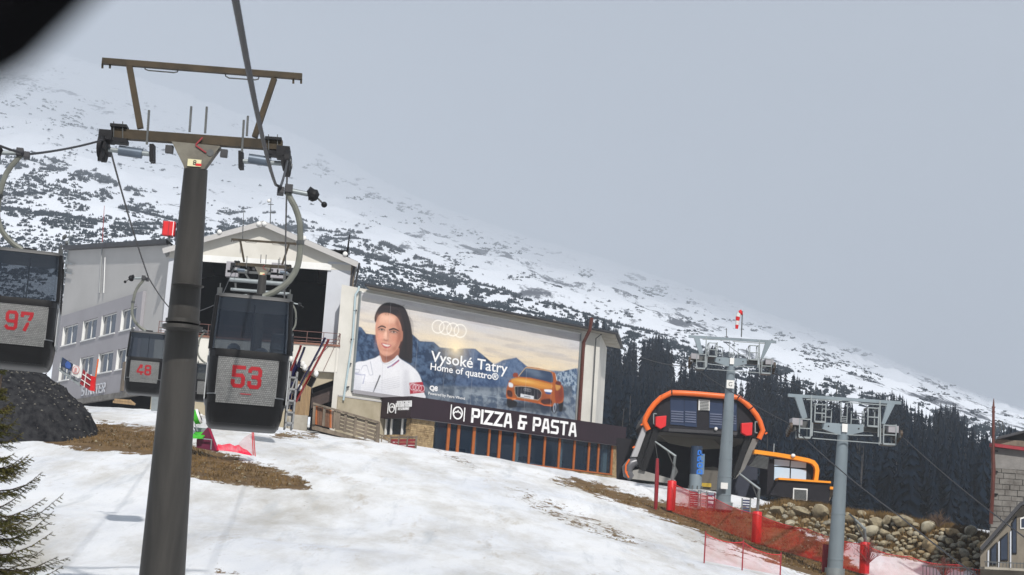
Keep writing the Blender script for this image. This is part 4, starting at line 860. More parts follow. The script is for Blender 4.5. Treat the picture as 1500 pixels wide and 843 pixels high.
# signs on the fascia (things of their own)
a=R_st(691,616,.45); b=R_st(842,642,.45); hL=R_st(700,599,.45)[1]-R_st(700,620,.45)[1]
hgt=.98; o_=RW(a[0],(zst+zsb_)/2-.5,.46)
mbw,wid=word('PIZZA & PASTA',o_,bd,Z3,bn,hgt,1,.21,.36,.06); k_=(b[0]-a[0])/wid
sg=thing('restaurant_sign','large white raised PIZZA & PASTA lettering with a plate emblem on the long dark fascia','sign',RW(a[0]-2,zsb_,.46))
xcur=0
for ch in 'PIZZA & PASTA':
    if ch==' ': xcur+=.55*k_; continue
    mb_,w_=word(ch,o_+bd*xcur,bd,Z3,bn,hgt,k_,.21,.36,.06); mb_.build('letter',letter,sg); xcur+=(max(p[0] for s in GL[ch] for p in s)+.36)*k_
def emblem(parent,fn,cx,cz,r):
    n=28; m=MB(); ro,ri=r,r*.8; b=0
    for i in range(n):
        a=2*pi*i/n; 
        for q in(ro,ri):
            for d in(.01,.07): m.v.append(fn(cx+q*cos(a),cz+q*sin(a),d))
    for i in range(n): a=4*i; c=4*((i+1)%n); m.f+=[(a+1,a+3,c+3,c+1),(a,a+1,c+1,c),(a+2,c+2,c+3,a+3)]
    m.build('plate_ring',letter,parent)
    m=MB(); stroke(m,[(cx-r*.72,cz-.1*r),(cx-r*.35,cz+.2*r),(cx-r*.18,cz+.05*r),(cx+r*.05,cz+.38*r),(cx+.25*r,cz+.08*r),(cx+r*.42,cz+.2*r),(cx+r*.72,cz-.15*r)],.12*r,lambda q,z:fn(q.x,q.y,z),.05,.015); m.build('peak_line',letter,parent)
    m=MB(); stroke(m,[(cx-r*1.35,cz-r*1.05),(cx-r*1.35,cz+r*1.1)],.13*r,lambda q,z:fn(q.x,q.y,z),.05,.015)
    m.build('fork',letter,parent); m=MB(); stroke(m,[(cx+r*1.35,cz-r*1.1),(cx+r*1.35,cz+r*.9)],.16*r,lambda q,z:fn(q.x,q.y,z),.05,.015); m.build('knife',letter,parent)
ec=R_st(670,604,.45); emblem(sg,lambda s,z,d:RW(s,z,.45+d),ec[0],(zst+zsb_)/2+.02,.52)
s2=thing('side_sign','small white emblem and lettering on the short left face of the dark fascia','sign',SW(sS/2,zsb_,.46))
Sf=lambda s,z,d:SW(sS-s,z,.45+d)
eL=sS-S_st(574,606,.45)[0]; emblem(s2,Sf,eL,(zst+zsb_)/2-.05,.38)
for txt,h_,dz,x0,x1 in(('PIZZA & PASTA',.4,.05,eL+.62,eL+2.45),('RESTAURANT',.17,-.22,eL+.8,eL+2.2)):
    _,w_=word(txt,V(),X3,Z3,Y3,h_,1,.22,.3)
    mb_,_=word(txt,Sf(x0,(zst+zsb_)/2+dz,.0),-sdv,Z3,sn,h_,(x1-x0)/w_,.22,.3,.03); mb_.build('lettering',letter,s2,kind='stuff')
# ================================================================== brown lift towers
def affine(px,py,x0,y0,sl,ln):
    vx,vy=px-x0,py-y0; Zp=(sl*vx-vy)/(1+sl*ln); return vx-ln*Zp,Zp
def towerA(tp,base,yaw,s,r_top,r_bot,label,num):
    ex=V((cos(yaw),sin(yaw),0)); ey=V((-sin(yaw),cos(yaw),0)); t=thing('lift_tower',label,'lift tower',base)
    def f(px,py,y=0):
        a,b=affine(px,py,287,248,.087,.1); return tp+(ex*a+UP*b)/59.5*s+ey*y*s
    tp_=tp; fl=base.lerp(tp_,.62)
    MB().tube([base,base.lerp(tp_,.5),tp_],[r_bot,(r_bot+r_top)/2,r_top],28).build('mast',poleM,t,True)
    for q in(.625,.64): 
        p=f(267,483) if q==.625 else f(267.6,474); ra=.43 if q==.625 else .415
        if s<2 and (p.z>base.z): MB().tube([p-UP*.045,p+UP*.045],[ra*1.13]*2 if q==.625 else [ra*1.0]*2,28).build('mast_flange',poleM,t,True)
    if num:
        sp_=f(275,421); MB().tube([sp_-UP*.012,sp_+UP*.012],.385,28).build('mast_seam',poleM,t,True)
    def pl(pts,y0,y1): return [f(a,b,y0) for a,b in pts],(ey*(y1-y0)*s)
    p_,o_=pl([(252.8,208.7),(323.7,215.5),(302,246),(300.5,250),(271,249),(269.5,244)],-.17,.17); MB().prism(p_,o_).build('head_gusset',mat('pale_gusset',(.16,.15,.12),.55,.2,.4,2,(.09,.08,.065)),t)
    MB().bar(f(164,195),f(413.8,213),.22*s,.235*s).build('cross_beam',rust,t)
    MB().bar(f(150.5,85),f(443.8,107.5),.14*s,.15*s).build('top_beam',rust,t)
    MB().bar(f(190,92),f(206.4,187),.13*s,.15*s).build('strut',rust,t); MB().bar(f(402.9,110),f(373,200),.13*s,.15*s).build('strut',rust,t)
    for a in(151,162): MB().bar(f(a,89),f(a-.3,96),.05*s,.02*s).build('end_plate',rust,t)
    for a in(431,442.5): MB().bar(f(a,110),f(a-.3,118),.05*s,.02*s).build('end_plate',rust,t)
    for g in([(212,92),(213,97),(218,99),(255,102),(260,101),(263,96)],[(330.6,101),(331,107),(336,110),(374,112.5),(379,111.5),(381,106)]): MB().tube([f(*q) for q in g],.018*s,5).build('cable_hoop',galvd,t)
    for a in((281.4,155.5,278.7,194),(304,156,301.3,196),(220,161.5,216.8,213),(358,176,355,224),(364,169.7,362,200)): MB().bar(f(a[0],a[1],-.14),f(a[2],a[3],-.14),.05*s).build('upright_rod',galvd,t)
    for (a,b,c,d,e_,g_) in((164,187,188,202,0,0),(389,206,413,221,0,0)):
        MB().bar(f(a,b-3,0),f(c,b-1,0),.42*s,.07*s).build('clamp_plate',dark,t); MB().bar(f(a,d+3,0),f(c,d+6,0),.42*s,.09*s).build('clamp_plate',dark,t)
        for q in(a+5,c-6): MB().bar(f(q,b-8,-.16),f(q,d+7,-.16),.02*s).build('clamp_bolt',galvd,t)
    for sg_,cx,cy,ax,ay,bx,by in((-1,152,218,224,226,175,209),(1,421,240,353,236,366,398)):
        sh0,sh1=f(cx,cy),f(ax,ay)
        MB().tube([sh0,sh1],.06*s,8).build('sheave_axle',galv,t,True)
        c1,c2=(f(175,220),f(209,225)) if sg_<0 else (f(364,232),f(396,237))
        MB().tube([c1,c2],.125*s,14).build('axle_sleeve',mat('blue_grey_sleeve',(.12,.15,.19),.4,.4,.2,3),t,True)
        d_=MB().bar(f(ax,ay-14,0),f(ax,ay+12,0),.1*s,.3*s); d_.build('bracket',dark,t)
        m=MB().ob(f(cx+sg_*-6,cy+(-18 if sg_<0 else -16)),ex*.16*s,ey*.3*s,UP*.12*s); m.build('damper_block',dark,t)
        for k in range(2):
            yk=(k-.5)*.55; c=f(cx,cy,yk)
            wl=MB().tube([c-ex*.075*s,c-ex*.06*s,c+ex*.06*s,c+ex*.075*s],[.21*s,.27*s,.27*s,.21*s],18).build('sheave',dark,t,True)
            MB().tube([c-ex*.1*s,c+ex*.1*s],.07*s,8).build('hub',galvd,wl)
        MB().bar(f(cx,cy,-.5)+ex*.1*s*-sg_,f(cx,cy,.5)+ex*.1*s*-sg_,.07*s,.16*s).build('sheave_beam',dark,t)
        MB().bar(f(cx,cy-8,-.45),f(cx,cy+24,-.45),.1*s,.05*s).build('cable_catcher',dark,t)
    for a,b in(((243,218),(254,219)),((323,224),(333,225))): MB().bar(f(*a),f(*b),.18*s).build('beam_stub',roofM,t)
    MB().tube([f(309,226,-.19),f(309,226,-.16)],.09*s,10).build('inspection_cap',galvd,t)
    MB().bar(f(298,203,-.19),f(288,214,-.19),.03*s).bar(f(288,215,-.195),f(303,226,-.195),.03*s).build('red_marker',redd,t)
    sg=MB().ob(f(286,241.5,-.2),ex*.165*s,ey*.01*s,UP*.09*s).build('number_plate',mat('pale_yellow_plate',(.62,.58,.36),.5,0,.1,3),t)
    MB().ob(f(292,244.4,-.215),ex*.07*s,ey*.003*s,UP*.03*s).build('red_corner',red,t)
    if num:
        mb_,_=word(num,f(284.6,244,-.211),ex,UP,-ey,.1*s,.08*s,.18,.3,.004,.001); mb_.build('number',black,t)
    return t,f
T1p=P(287,248,42); b1=G(P(237.5,843,42)); d1=(P(237.5,843,42)-T1p); k=(gz(b1.x,b1.y)-.3-T1p.z)/d1.z; b1=T1p+d1*k
t1,f1=towerA(T1p,b1,R(4),1.0,.29,.62,'large brown lift tower in the foreground with plate number 8','8')
T2p=P(384.8,404,126); b2=V((T2p.x,T2p.y,ob_-8))
t2,f2=towerA(T2p,V((T2p.x,T2p.y,gz(T2p.x,T2p.y)-.5)),R(3),1.0,.3,.5,'small brown lift tower standing in front of the black hall opening','')
t=thing('drive_machinery','grey steel rope guides and rollers in the black hall opening behind the cabin numbered 53','machinery',H(385,436,-2.5))
MB().tube([H(343,417,-2.5),H(428,424,-2.5)],.18,10).build('upper_roller',galv,t,True); MB().tube([H(345,431,-2.5),H(430,438,-2.5)],.13,10).build('lower_roller',galv,t,True)
for a,b,c,d in((350,400,352,432),(422,404,420,440),(362,402,372,418),(410,405,402,420)): MB().bar(H(a,b,-2.4),H(c,d,-2.4),.14).build('frame_post',galvd,t)
MB().bar(H(340,405,-2.4),H(432,410,-2.4),.2).build('frame_beam',galvd,t)
for a,b in((347,402),(412,404)): MB().ob(H(a,b,-2.2),(.5,0,0),(0,.3,0),(0,0,.6)).build('control_box',greyd,t)
# ================================================================== grey lift towers
def B4(a,b): return 1140+a/7.663,560+b/7.663
def towerB(tp,yaw,s,r_top,r_bot,base,label,rings_,tag_letter):
    ex=V((cos(yaw),sin(yaw),0)); ey=V((-sin(yaw),cos(yaw),0)); t=thing('lift_tower',label,'lift tower',base)
    def f(a,b,y=0):
        px,py=B4(a,b); p,q=affine(px,py,1235.6,624,.0717,.044); return tp+(ex*p+UP*q)/25*s+ey*y*s
    MB().tube([base,tp],[r_bot,r_top],26).build('mast',galvp,t,True)
    for q in rings_:
        p=base.lerp(tp,q); ra=r_bot+(r_top-r_bot)*q; MB().tube([p-UP*.03,p+UP*.03],ra*1.05,26).build('mast_seam',galvp,t,True)
    MB().tube([base+UP*.0,base+UP*.55],r_bot*1.25,20).build('base_flange',galv,t,True)
    MB().bar(f(105,147),f(1385,235),.2*s,.19*s).build('top_beam',galvp,t)
    for pts in([(180,165),(262,172),(322,400),(265,415)],[(1225,240),(1312,250),(1195,475),(1160,470)]): MB().prism([f(a,b,-.12) for a,b in pts],ey*.24*s).build('strut',galvp,t)
    MB().prism([f(a,b,-.2) for a,b in [(480,455),(950,482),(950,562),(780,600),(660,592),(480,525)]],ey*.4*s).build('head_plate',galvp,t)
    for sx in(1,-1):
        MB().tube([f(555 if sx>0 else 895,500 if sx>0 else 527,-.215),f(555 if sx>0 else 895,500 if sx>0 else 527,-.2)],.05*s,8).build('plate_hole',black,t)
    MB().bar(f(380,500),f(500,515),.3*s,.25*s).build('cross_beam',galvd,t); MB().bar(f(930,530),f(1120,545),.3*s,.25*s).build('cross_beam',galvd,t)
    MB().bar(f(160,470,.3),f(330,480,.3),.5*s,.4*s).build('sheave_support',galvd,t); MB().bar(f(1150,555,.3),f(1300,560,.3),.5*s,.4*s).build('sheave_support',galvd,t)
    for a,b,c,d in((357,150,350,615),(370,460,362,610),(1130,215,1132,690),(1112,400,1108,620)): MB().bar(f(a,b,-.35),f(c,d,-.35),.075*s).build('ladder_rail',galv,t)
    for a,b,c,d in((365,635,1150,695),(380,560,650,592),(780,598,1050,605),(300,200,700,215),(740,232,1210,266)): MB().bar(f(a,b,-.35),f(c,d,-.35),.055*s).build('tie_rod',galv,t)
    for a,b,c,d,n in((395,255,515,450,3),(990,295,1110,500,3),(220,420,345,625,3),(1165,490,1305,700,3)):
        m=MB(); w_=.065*s; lx=-8 if False else 0
        m.bar(f(a,b,-.5),f(a-8,d,-.5),w_).bar(f(c,b+8,-.5),f(c-8,d+8,-.5),w_)
        for k in range(n): 
            y=b+(d-b)*k/(n-1); m.bar(f(a-(8*k/(n-1)),y,-.5),f(c-(8*k/(n-1)),y+8,-.5),w_*(1.6 if k==n-1 else 1))
        m.bar(f(a,b,.5),f(a-8,d,.5),w_).bar(f(c,b+8,.5),f(c-8,d+8,.5),w_).bar(f(a,b,-.5),f(a,b,.5),w_).bar(f(c,b,-.5),f(c,b,.5),w_).bar(f(a-8,d,.5),f(c-8,d+8,.5),w_)
        m.build('work_platform',galv,t)
        MB().ob(f((a+c)/2-8,d+8,0),ex*(c-a)/7.663/50*s,ey*.5*s,UP*.03*s).build('platform_deck',galvd,t)
    for a,b,c,d in((515,385,612,390),(612,305,603,455),(838,320,830,470),(845,340,960,348),(840,410,955,418),(960,320,952,480),(515,295,612,305)): MB().bar(f(a,b,.3),f(c,d,.3),.05*s).build('hand_rail',galv,t)
    m=MB().bar(f(697,230,-.3),f(690,455,-.3),.045*s).bar(f(766,235,-.3),f(757,460,-.3),.045*s)
    for k in range(4): m.bar(f(694,390+k*20,-.3),f(762,394+k*20,-.3),.035*s)
    m.build('mast_ladder',galv,t); MB().tube([f(657,205),f(658,30)],.03*s,5).build('antenna',galvd,t)
    for sg_,cx,cy in((-1,120,535),(1,1350,620)):
        for k in range(4):
            c=f(cx+(k-1.5)*10,cy+(k-1.5)*16,(k-1.5)*.6)
            wl=MB().tube([c-ex*.07*s,c+ex*.07*s],.24*s,14).build('sheave',mat('brown_sheave',(.07,.05,.035),.6,.2,.4,5),t,True); MB().tube([c-ex*.1*s,c+ex*.1*s],.06*s,6).build('hub',galv,wl)
        MB().bar(f(cx,cy,-1.1)-ex*sg_*.14*s,f(cx,cy,1.1)-ex*sg_*.14*s,.08*s,.2*s).build('sheave_beam',galvd,t)
        MB().tube([f(cx,cy),f(cx-sg_*110,cy-25)],.07*s,7).build('sheave_axle',galvd,t)
        MB().ob(f(cx-sg_*75,cy-85,0),ex*.3*s,ey*.5*s,UP*.2*s).build('damper_block',greyd,t)
    a=f(733,520,-.33); MB().ob(a,ex*.16*s,ey*.01*s,UP*.24*s).build('white_patch',white,t)  # white slab paints the mast-top highlight, doubling as a small sign plate
    return t,f
T4p=P(1235.6,624,100); 
def lean_base(tp,px,py,D): 
    d=P(px,py,D)-tp; q=tp+d
    for _ in range(20):
        g_=gz(q.x,q.y); q=tp+d*((g_-.1-tp.z)/d.z)
    return q
b4=lean_base(T4p,1222.5,843,100)
t4,f4=towerB(T4p,R(1),1.0,.31,.47,b4,'tall grey lift tower at the right with open steel work platforms',(.12,.42,.68),'')
T3p=P(1071.5,527,122); b3=lean_base(T3p,1059,740,122)
t3,f3=towerB(T3p,R(-1),.94,.27,.56,b3,'grey lift tower in front of the orange arch station carrying a windsock',(.1,.22,.34,.46,.6,.66,.8),'C')
pp=P(1069.5,563.5,121.6); MB().ob(pp+V((0,-.15,0)),(.27,0,0),(0,.02,0),(0,0,.29)).build('letter_plate',white,t3)
mb_,_=word('C' if 'C' in GL else 'O',pp+V((-.12,-.18,-.12)),X3,Z3,-Y3,.24,.2,.14,.3,.01,.002) if False else (MB(),0)
stroke(mb_,[(.22,.24),(.05,.24),(0,.19),(0,.05),(.05,0),(.2,0),(.2,.08)],.035,lambda q,z:pp+V((-.1,-.172,-.12))+X3*q.x+Z3*q.y-Y3*z,.01,.002); mb_.build('letter',black,t3)
ob2=P(1064,711,121.3); MB().ob(P(1061,712,121.2),(.25,0,0),(0,.02,0),(0,0,.22)).build('white_patch',white,t3)
ws=thing('windsock','red and white windsock hanging limp above the tower by the orange station','windsock',P(1086,494,122))
MB().tube([P(1086,494,122),P(1087.5,456,122)],.04,6).build('pole',galvd,ws); MB().tube([P(1087.5,457,122),P(1082,456.5,122)],.03,5).build('hoop_arm',galvd,ws)
pts=[(1087,457.5),(1083,459),(1081,464),(1080.3,470),(1079.6,476),(1079,482)]
for i in range(5): MB().tube([P(pts[i][0],pts[i][1],122),P(pts[i+1][0],pts[i+1][1],122)],[.2-.02*i,.18-.02*i],10).build('sock_band',red if i%2==0 else white,ws,True)
# ================================================================== gondola cabins
ZP=[(0,.58,.62),(.06,.62,.74),(.18,.65,.84),(.38,.67,.93),(.8,.685,.99),(1.2,.685,1.0),(1.6,.672,.97),(2.2,.645,.90)]
def prof(z): return (np.interp(z,[p[0] for p in ZP],[p[1] for p in ZP]),np.interp(z,[p[0] for p in ZP],[p[2] for p in ZP]))
NP_=7.
def spow(v): return math.copysign(abs(v)**(2/NP_),v)
def ringp(z,off=0,n=48):
    hw,hy=prof(z); return [V(((hw+off)*spow(cos(2*pi*k/n)),(hy+off)*spow(sin(2*pi*k/n)),z)) for k in range(n)]
def shell(zs,off,cap0=False,cap1=False):
    m=MB(); n=48
    for z in zs: m.v+=ringp(z,off)
    for i in range(len(zs)-1):
        for k in range(n): m.f.append((i*n+k,i*n+(k+1)%n,(i+1)*n+(k+1)%n,(i+1)*n+k))
    if cap0: m.f.append(tuple(range(n))[::-1])
    if cap1: m.f.append(tuple((len(zs)-1)*n+k for k in range(n)))
    return m
def fpt(x,z,off,side=-1):
    hw,hy=prof(z); return V((x,side*(hy*(max(0,1-abs(x/hw)**NP_))**(1/NP_)+off),z))
def patch(xa,xb,za,zb_,off,th=.02,side=-1,nx=10,nz=10,taper=0):
    m=MB()
    for o_ in(off,off-th):
        for j in range(nz+1):
            z=za+(zb_-za)*j/nz
            for i in range(nx+1): m.v.append(fpt((xa+(xb-xa)*i/nx)*(1-taper*(1-j/nz)),z,o_,side))
    K=(nx+1)*(nz+1)
    for j in range(nz):
        for i in range(nx):
            a=j*(nx+1)+i; m.f+=[(a,a+1,a+nx+2,a+nx+1),(K+a,K+a+nx+1,K+a+nx+2,K+a+1)]
    for i in range(nx): a=i; b=nz*(nx+1)+i; m.f+=[(a,K+a,K+a+1,a+1),(b,b+1,K+b+1,K+b)]
    for j in range(nz): a=j*(nx+1); b=a+nx; m.f+=[(a,a+nx+1,K+a+nx+1,K+a),(b,K+b,K+b+nx+1,b+nx+1)]
    return m
skis_M=[mat('dark_blue_ski',(.015,.015,.06),.4,0,.2,5),mat('red_ski',(.25,.02,.02),.4,0,.2,5)]
def person(parent_cab,x,y,z,xf,hat,label):
    vs_=[(0,0,.0),(0,0,.25),(0,0,.5),(0,-.02,.60),(0,-.03,.74),(-.19,0,.48),(-.24,-.06,.25),(-.17,-.28,.14),(.19,0,.48),(.24,-.06,.25),(.17,-.28,.14),(-.1,0,-.02),(-.13,-.42,.02),(-.13,-.46,-.4),(-.13,-.58,-.44),(.1,0,-.02),(.13,-.42,.02),(.13,-.46,-.4),(.13,-.58,-.44)]
    ed=[(0,1),(1,2),(2,3),(3,4),(2,5),(5,6),(6,7),(2,8),(8,9),(9,10),(0,11),(11,12),(12,13),(13,14),(0,15),(15,16),(16,17),(17,18)]
    rd=[.15,.15,.15,.06,.1,.08,.065,.045,.08,.065,.045,.1,.08,.06,.05,.1,.08,.06,.05]
    t=thing('person',label,'person',xf(V((x,y,z))))
    me=bpy.data.meshes.new('body'); me.from_pydata([xf(V((x,y,z))+V(v))-ORG[t] for v in vs_],ed,[]); me.materials.append(cloth)
    o=bpy.data.objects.new('body',me); COL.objects.link(o); o.parent=t
    md=o.modifiers.new('skin','SKIN'); 
    for i,q in enumerate(me.skin_vertices[0].data): q.radius=(rd[i],rd[i]); q.use_root=(i==0)
    sd=o.modifiers.new('sub','SUBSURF'); sd.levels=sd.render_levels=1
    MB().ball(V((0,-.05,.74)),.085,.1,.11,10,8).build('face',skin,None) if False else None
    c=V((x,y,z))+V((0,-.04,.76)); q=MB().ball(c,.085,.10,.12,12,8); q.v=[xf(v) for v in q.v]; q.build('head',skin,t,True)
    q=MB().ball(c+V((0,.02,.045)),.12,.135,.11,12,8); q.v=[xf(v) for v in q.v]; q.build('helmet',hat,t,True)
    q=MB().ball(c+V((0,-.1,.02)),.075,.03,.035,10,6); q.v=[xf(v) for v in q.v]; q.build('goggles',black,t,True)
    for sx in(-.17,.17):
        hb=V((x+sx,y-.28,z+.14)); q=MB().ball(hb,.04,.05,.03,8,6)
        for k in range(4): q.tube([hb+V((-.03+.02*k,-.03,0)),hb+V((-.03+.02*k,-.085+.01*abs(k-1.5),-.01)),hb+V((-.03+.02*k,-.1+.01*abs(k-1.5),-.035))],[.012,.011,.009],5)
        q.tube([hb+V((-.035 if sx>0 else .035,.0,0)),hb+V((-.055 if sx>0 else .055,-.04,-.01))],[.013,.01],5)
        q.v=[xf(v) for v in q.v]; q.build('glove',black,t)
    return t
def cabin(roof,yaw,num,mir,label,s=1.0,rack=False):
    R0=Matrix.Rotation(yaw,3,'Z'); org=roof-V((0,0,2.25*s)); xf=lambda v:org+R0@(V(v)*s)
    t=thing('gondola_cabin',label,'gondola cabin',org)
    def bld(m,nm,mt_,par=t,sm=False,**k): m.v=[xf(v) for v in m.v]; return m.build(nm,mt_,par,sm,**k)
    bld(shell([0,.03,.06,.12,.18,.28,.38,.5],0,True),'floor_tub',black,sm=True)
    bld(shell([.5,.8,1.0,1.2,1.24],0),'body_wall',mat('cabin_side',(.30,.31,.32),.5,.1,.1,2),sm=True)
    bld(shell([2.17,2.2,2.23],.012,True,True),'roof',mat('cabin_roof',(.10,.10,.10),.5,.2,.2,2),sm=True)
    w_=bld(shell([1.24,1.5,1.8,2.17],-.004),'window',gl_cab,sm=True)
    bld(shell([1.235,1.27],.006),'window_seal',black,w_)
    for sx in(-1,1):
        for sy in(-1,1):
            m=MB(); pts=[]
            for z in(1.25,1.5,1.8,2.18): hw,hy=prof(z); pts.append((sx*(hw-.02),sy*(hy-.04),z))
            m.tube(pts,.035,8); bld(m,'pillar',black,sm=True)
    for sx in(-1,1):
        bld(MB().box(sx*.655-.012,-.02,1.25,sx*.655+.012,.02,2.18),'door_post',black)
        bld(MB().box(sx*.69-.006,-.75,.42,sx*.69+.012,-.03,1.16),'door_panel',mat('cabin_door',(.36,.37,.38),.45,.1,.1,2))
        bld(MB().box(sx*.69-.006,.03,.42,sx*.69+.012,.75,1.16),'door_panel',MAT['cabin_door'])
    for side in(-1,1):
        fp=bld(patch(-.505,.505,.36,1.135,.035,.03,side,taper=.03),'number_panel',silver,sm=True)
        bld(patch(-.66,.66,1.14,1.245,.05,.05,side,14,3),'bumper_band',black,sm=True)
        for a,b in((-.66,-.512),(.512,.66)): bld(patch(a,b,.52,1.138,.05,.05,side,4,8),'bumper_post',black,sm=True)
        bld(patch(-.62,.62,.04,.355,.02,.03,side,14,5),'lower_bumper',black,sm=True)
        xd=X3*(-side); m=MB(); x0=-.235
        for ch in num:
            for k,st in enumerate(GL[ch]): stroke(m,[(x0+a*.25,.66+b*.31) for a,b in st],.064,lambda q,z:fpt(q.x*(-side),q.y,.0375+z*.3,side),.012,.002+.001*k)
            x0+=.275
        if num: bld(m,'number',redn)
        m=MB().ob(fpt(0,.53,.043,side),(.09,0,0),(0,.006,0),(0,0,.009)); bld(m,'small_label',redd if num=='53' else silver)
    bld(MB().box(-.5,.35,.45,.5,.75,.55).box(-.5,.70,.55,.5,.78,1.2),'bench',greyd); bld(MB().box(-.5,-.75,.45,.5,-.35,.55),'bench',greyd)
    bld(MB().tube([(.02,-.1,2.17),(.02,-.1,1.2)],.014,5),'grab_rod',galvd)
    # roof gear
    for sx in(-1,1):
        bld(MB().prism([(sx*.6,-.3,2.235),(sx*.13,-.3,2.235),(sx*.13,-.3,2.33)],(0,.5,0)),'roof_wedge',galv)
        bld(MB().tube([(sx*.60,-.55,2.2),(sx*.60,-.55,2.36)],.045,8).tube([(sx*.60,-.55,2.36),(sx*.60,-.55,2.44)],.012,5),'roof_damper',galvd)
    bld(MB().box(-.13,-.34,2.235,.13,.3,2.345),'hanger_socket',dark)
    M_=-1 if mir else 1
    def hp(px,py): a,b=affine(px,py,372,442,.095,.095); return (M_*a/84,0,2.25+b/84)
    hpts=[hp(*q) for q in((372,441),(388,434),(402,428),(414,420),(424,411),(431.5,400),(437,388),(439.5,375),(441,358),(441,344),(440.5,325),(438,312),(433,298),(427,287),(422,276))]
    bld(MB().tube(hpts,[.055]*15,8),'hanger_arm',mat('olive_grey_arm',(.17,.175,.15),.5,.2,.25,4),sm=True)
    bld(MB().tube([hp(441,350),hp(441,356)],.07,8),'arm_collar',galvd)
    g=bld(MB().ob(hp(412,275),(.06,0,0),(0,.14,0),(0,0,.06)).ob(hp(424,272),(.07,0,0),(0,.12,0),(0,0,.075)),'grip',roofM,bev=.01)
    bld(MB().tube([hp(427,274),hp(453,279)],.045,10),'spring_tube',galv,g,True)
    bld(MB().tube([hp(452,279),hp(455,278),hp(459,280),hp(463,281.5),hp(468,284)],[.05,.13,.11,.12,.06],12),'bellows',dark,g)
    bld(MB().tube([hp(466,284),hp(476,294)],.016,6),'lever',galvd,g); bld(MB().ball(hp(477,295),.055,None,None,10,8),'roller',black,g,True)
    if rack:
        m=MB(); 
        for z in(.12,.3,.5,.7,.9): m.box(.71,-.62,z,.86,.05,z+.03)
        for yk in(-.62,-.4,-.18,.03): m.box(.71,yk,.05,.74,yk+.03,1.02).box(.83,yk,.05,.86,yk+.03,1.02)
        for k in range(4): m.bar((.74,-.6+k*.16,.62),(.85,-.6+k*.16,.98),.02)
        bld(m,'ski_rack',mat('white_rack',(.26,.265,.27),.5,.1,.3,6))
    return t,xf
c53,xf53=cabin(P(372,442,30),R(9),'53',False,'black and silver gondola cabin numbered 53, nearest the middle, with ski rack',1.0,True)
cabin(P(44,375,34),R(13),'97',True,'black and silver gondola cabin numbered 97 at the left edge')
cabin(P(219,489.5,63),R(9),'48',True,'gondola cabin numbered 48 hanging lower behind the brown tower mast')
cabin(P(305,535,104),R(9),'',True,'distant gondola cabin half hidden between the tower mast and cabin 53')
cabin(P(414,492,104),R(9),'',False,'distant gondola cabin hidden behind cabin 53, only its hanger arm showing')
person(c53,-.27,.45,.62,xf53,helm,'passenger in a dark jacket and light helmet behind the left window half of cabin 53')
person(c53,.22,.45,.58,xf53,helm,'passenger in a dark jacket at the right side of the cabin 53 window')
def ski_pair(a,b,D,wd,m_,label,bt):
    A_,B_=P(*a,D),P(*b,D); t=thing('ski_pair',label,'skis',A_); d=(B_-A_).normalized(); sd=d.cross(Y3).normalized()
    for k in(-1,1):
        o=sd*.035*k; tip=B_-d*.08+o; m=MB().bar(A_+o,tip,wd,.02).bar(tip,B_+o+V((0,-.05,0)),wd*.85,.015); s_=m.build('ski',m_[(k+1)//2],t)
        c=A_.lerp(B_,bt)+o*3.2; MB().ob(c,sd*.045,Y3*.05,d*.09).build('binding',black,s_); MB().ball(c+d*.16,.045,.045,.06,8,6).build('heel_piece',white,s_,True)
    return t
ski_pair((431,588),(479,497),29.6,.048,(skis_M[1],skis_M[0]),'long pair of red and dark skis leaning outward from the ski rack of cabin 53',.36)
ski_pair((420,566),(444,508),29.8,.045,(skis_M[0],skis_M[1]),'shorter pair of dark blue skis upright in the ski rack close to cabin 53',.4)
ski_pair((424,600),(436,530),30.4,.06,(skis_M[0],skis_M[0]),'dark pair of skis mostly hidden low in the ski rack of cabin 53',.3)
# ================================================================== ropes
def rope(pts,label,r=.024):
    P_=[P(*p) for p in pts]; q=[]
    for i in range(len(P_)-1):
        a,b=P_[i],P_[i+1]; sag=.012*(b-a).length
        for k in range(8): u=k/8; q.append(a.lerp(b,u)-UP*4*sag*u*(1-u)*.5)
    q.append(P_[-1]); MB().tube(q,r,7).build('haul_rope',ropeM,None,True,label=label,cat='rope',group='haul ropes of the lifts')
rope([(325,-110,8.0),(345,0,11),(404,271,30)],'thick dark rope running from the top edge down to the grip of cabin 53',.026)
rope([(404,271,30),(411,274,30.2),(421,236,41.4),(421,236,42.6),(418,400,68),(417,446,88),(416,425,104),(437,397,126),(430,400,150)],'rope going from the cabin 53 grip over the right sheaves and into the hall',.026)
rope([(-160,170,26),(0,214,33),(30,224,34),(45,226,34.5),(152,205,41.5)],'rope from the left edge through the cabin 97 grip up to the brown tower',.026)
rope([(152,205,41.5),(158,206,43),(218,408,64),(262,464,88),(320,444,104),(343,391,126),(350,400,150)],'rope descending from the left sheaves of the brown tower past cabin 48',.026)
rope([(930,520,160),(1015,538,122),(1158,622,100),(1170,634,99),(1320,758,74),(1560,930,50)],'thin rope crossing the left sheaves of both grey towers',.03)
rope([(1060,500,160),(1131,545,122),(1316,635,100),(1322,640,99),(1500,787,75),(1640,900,60)],'thin rope descending right from the right sheaves of the grey towers',.03)
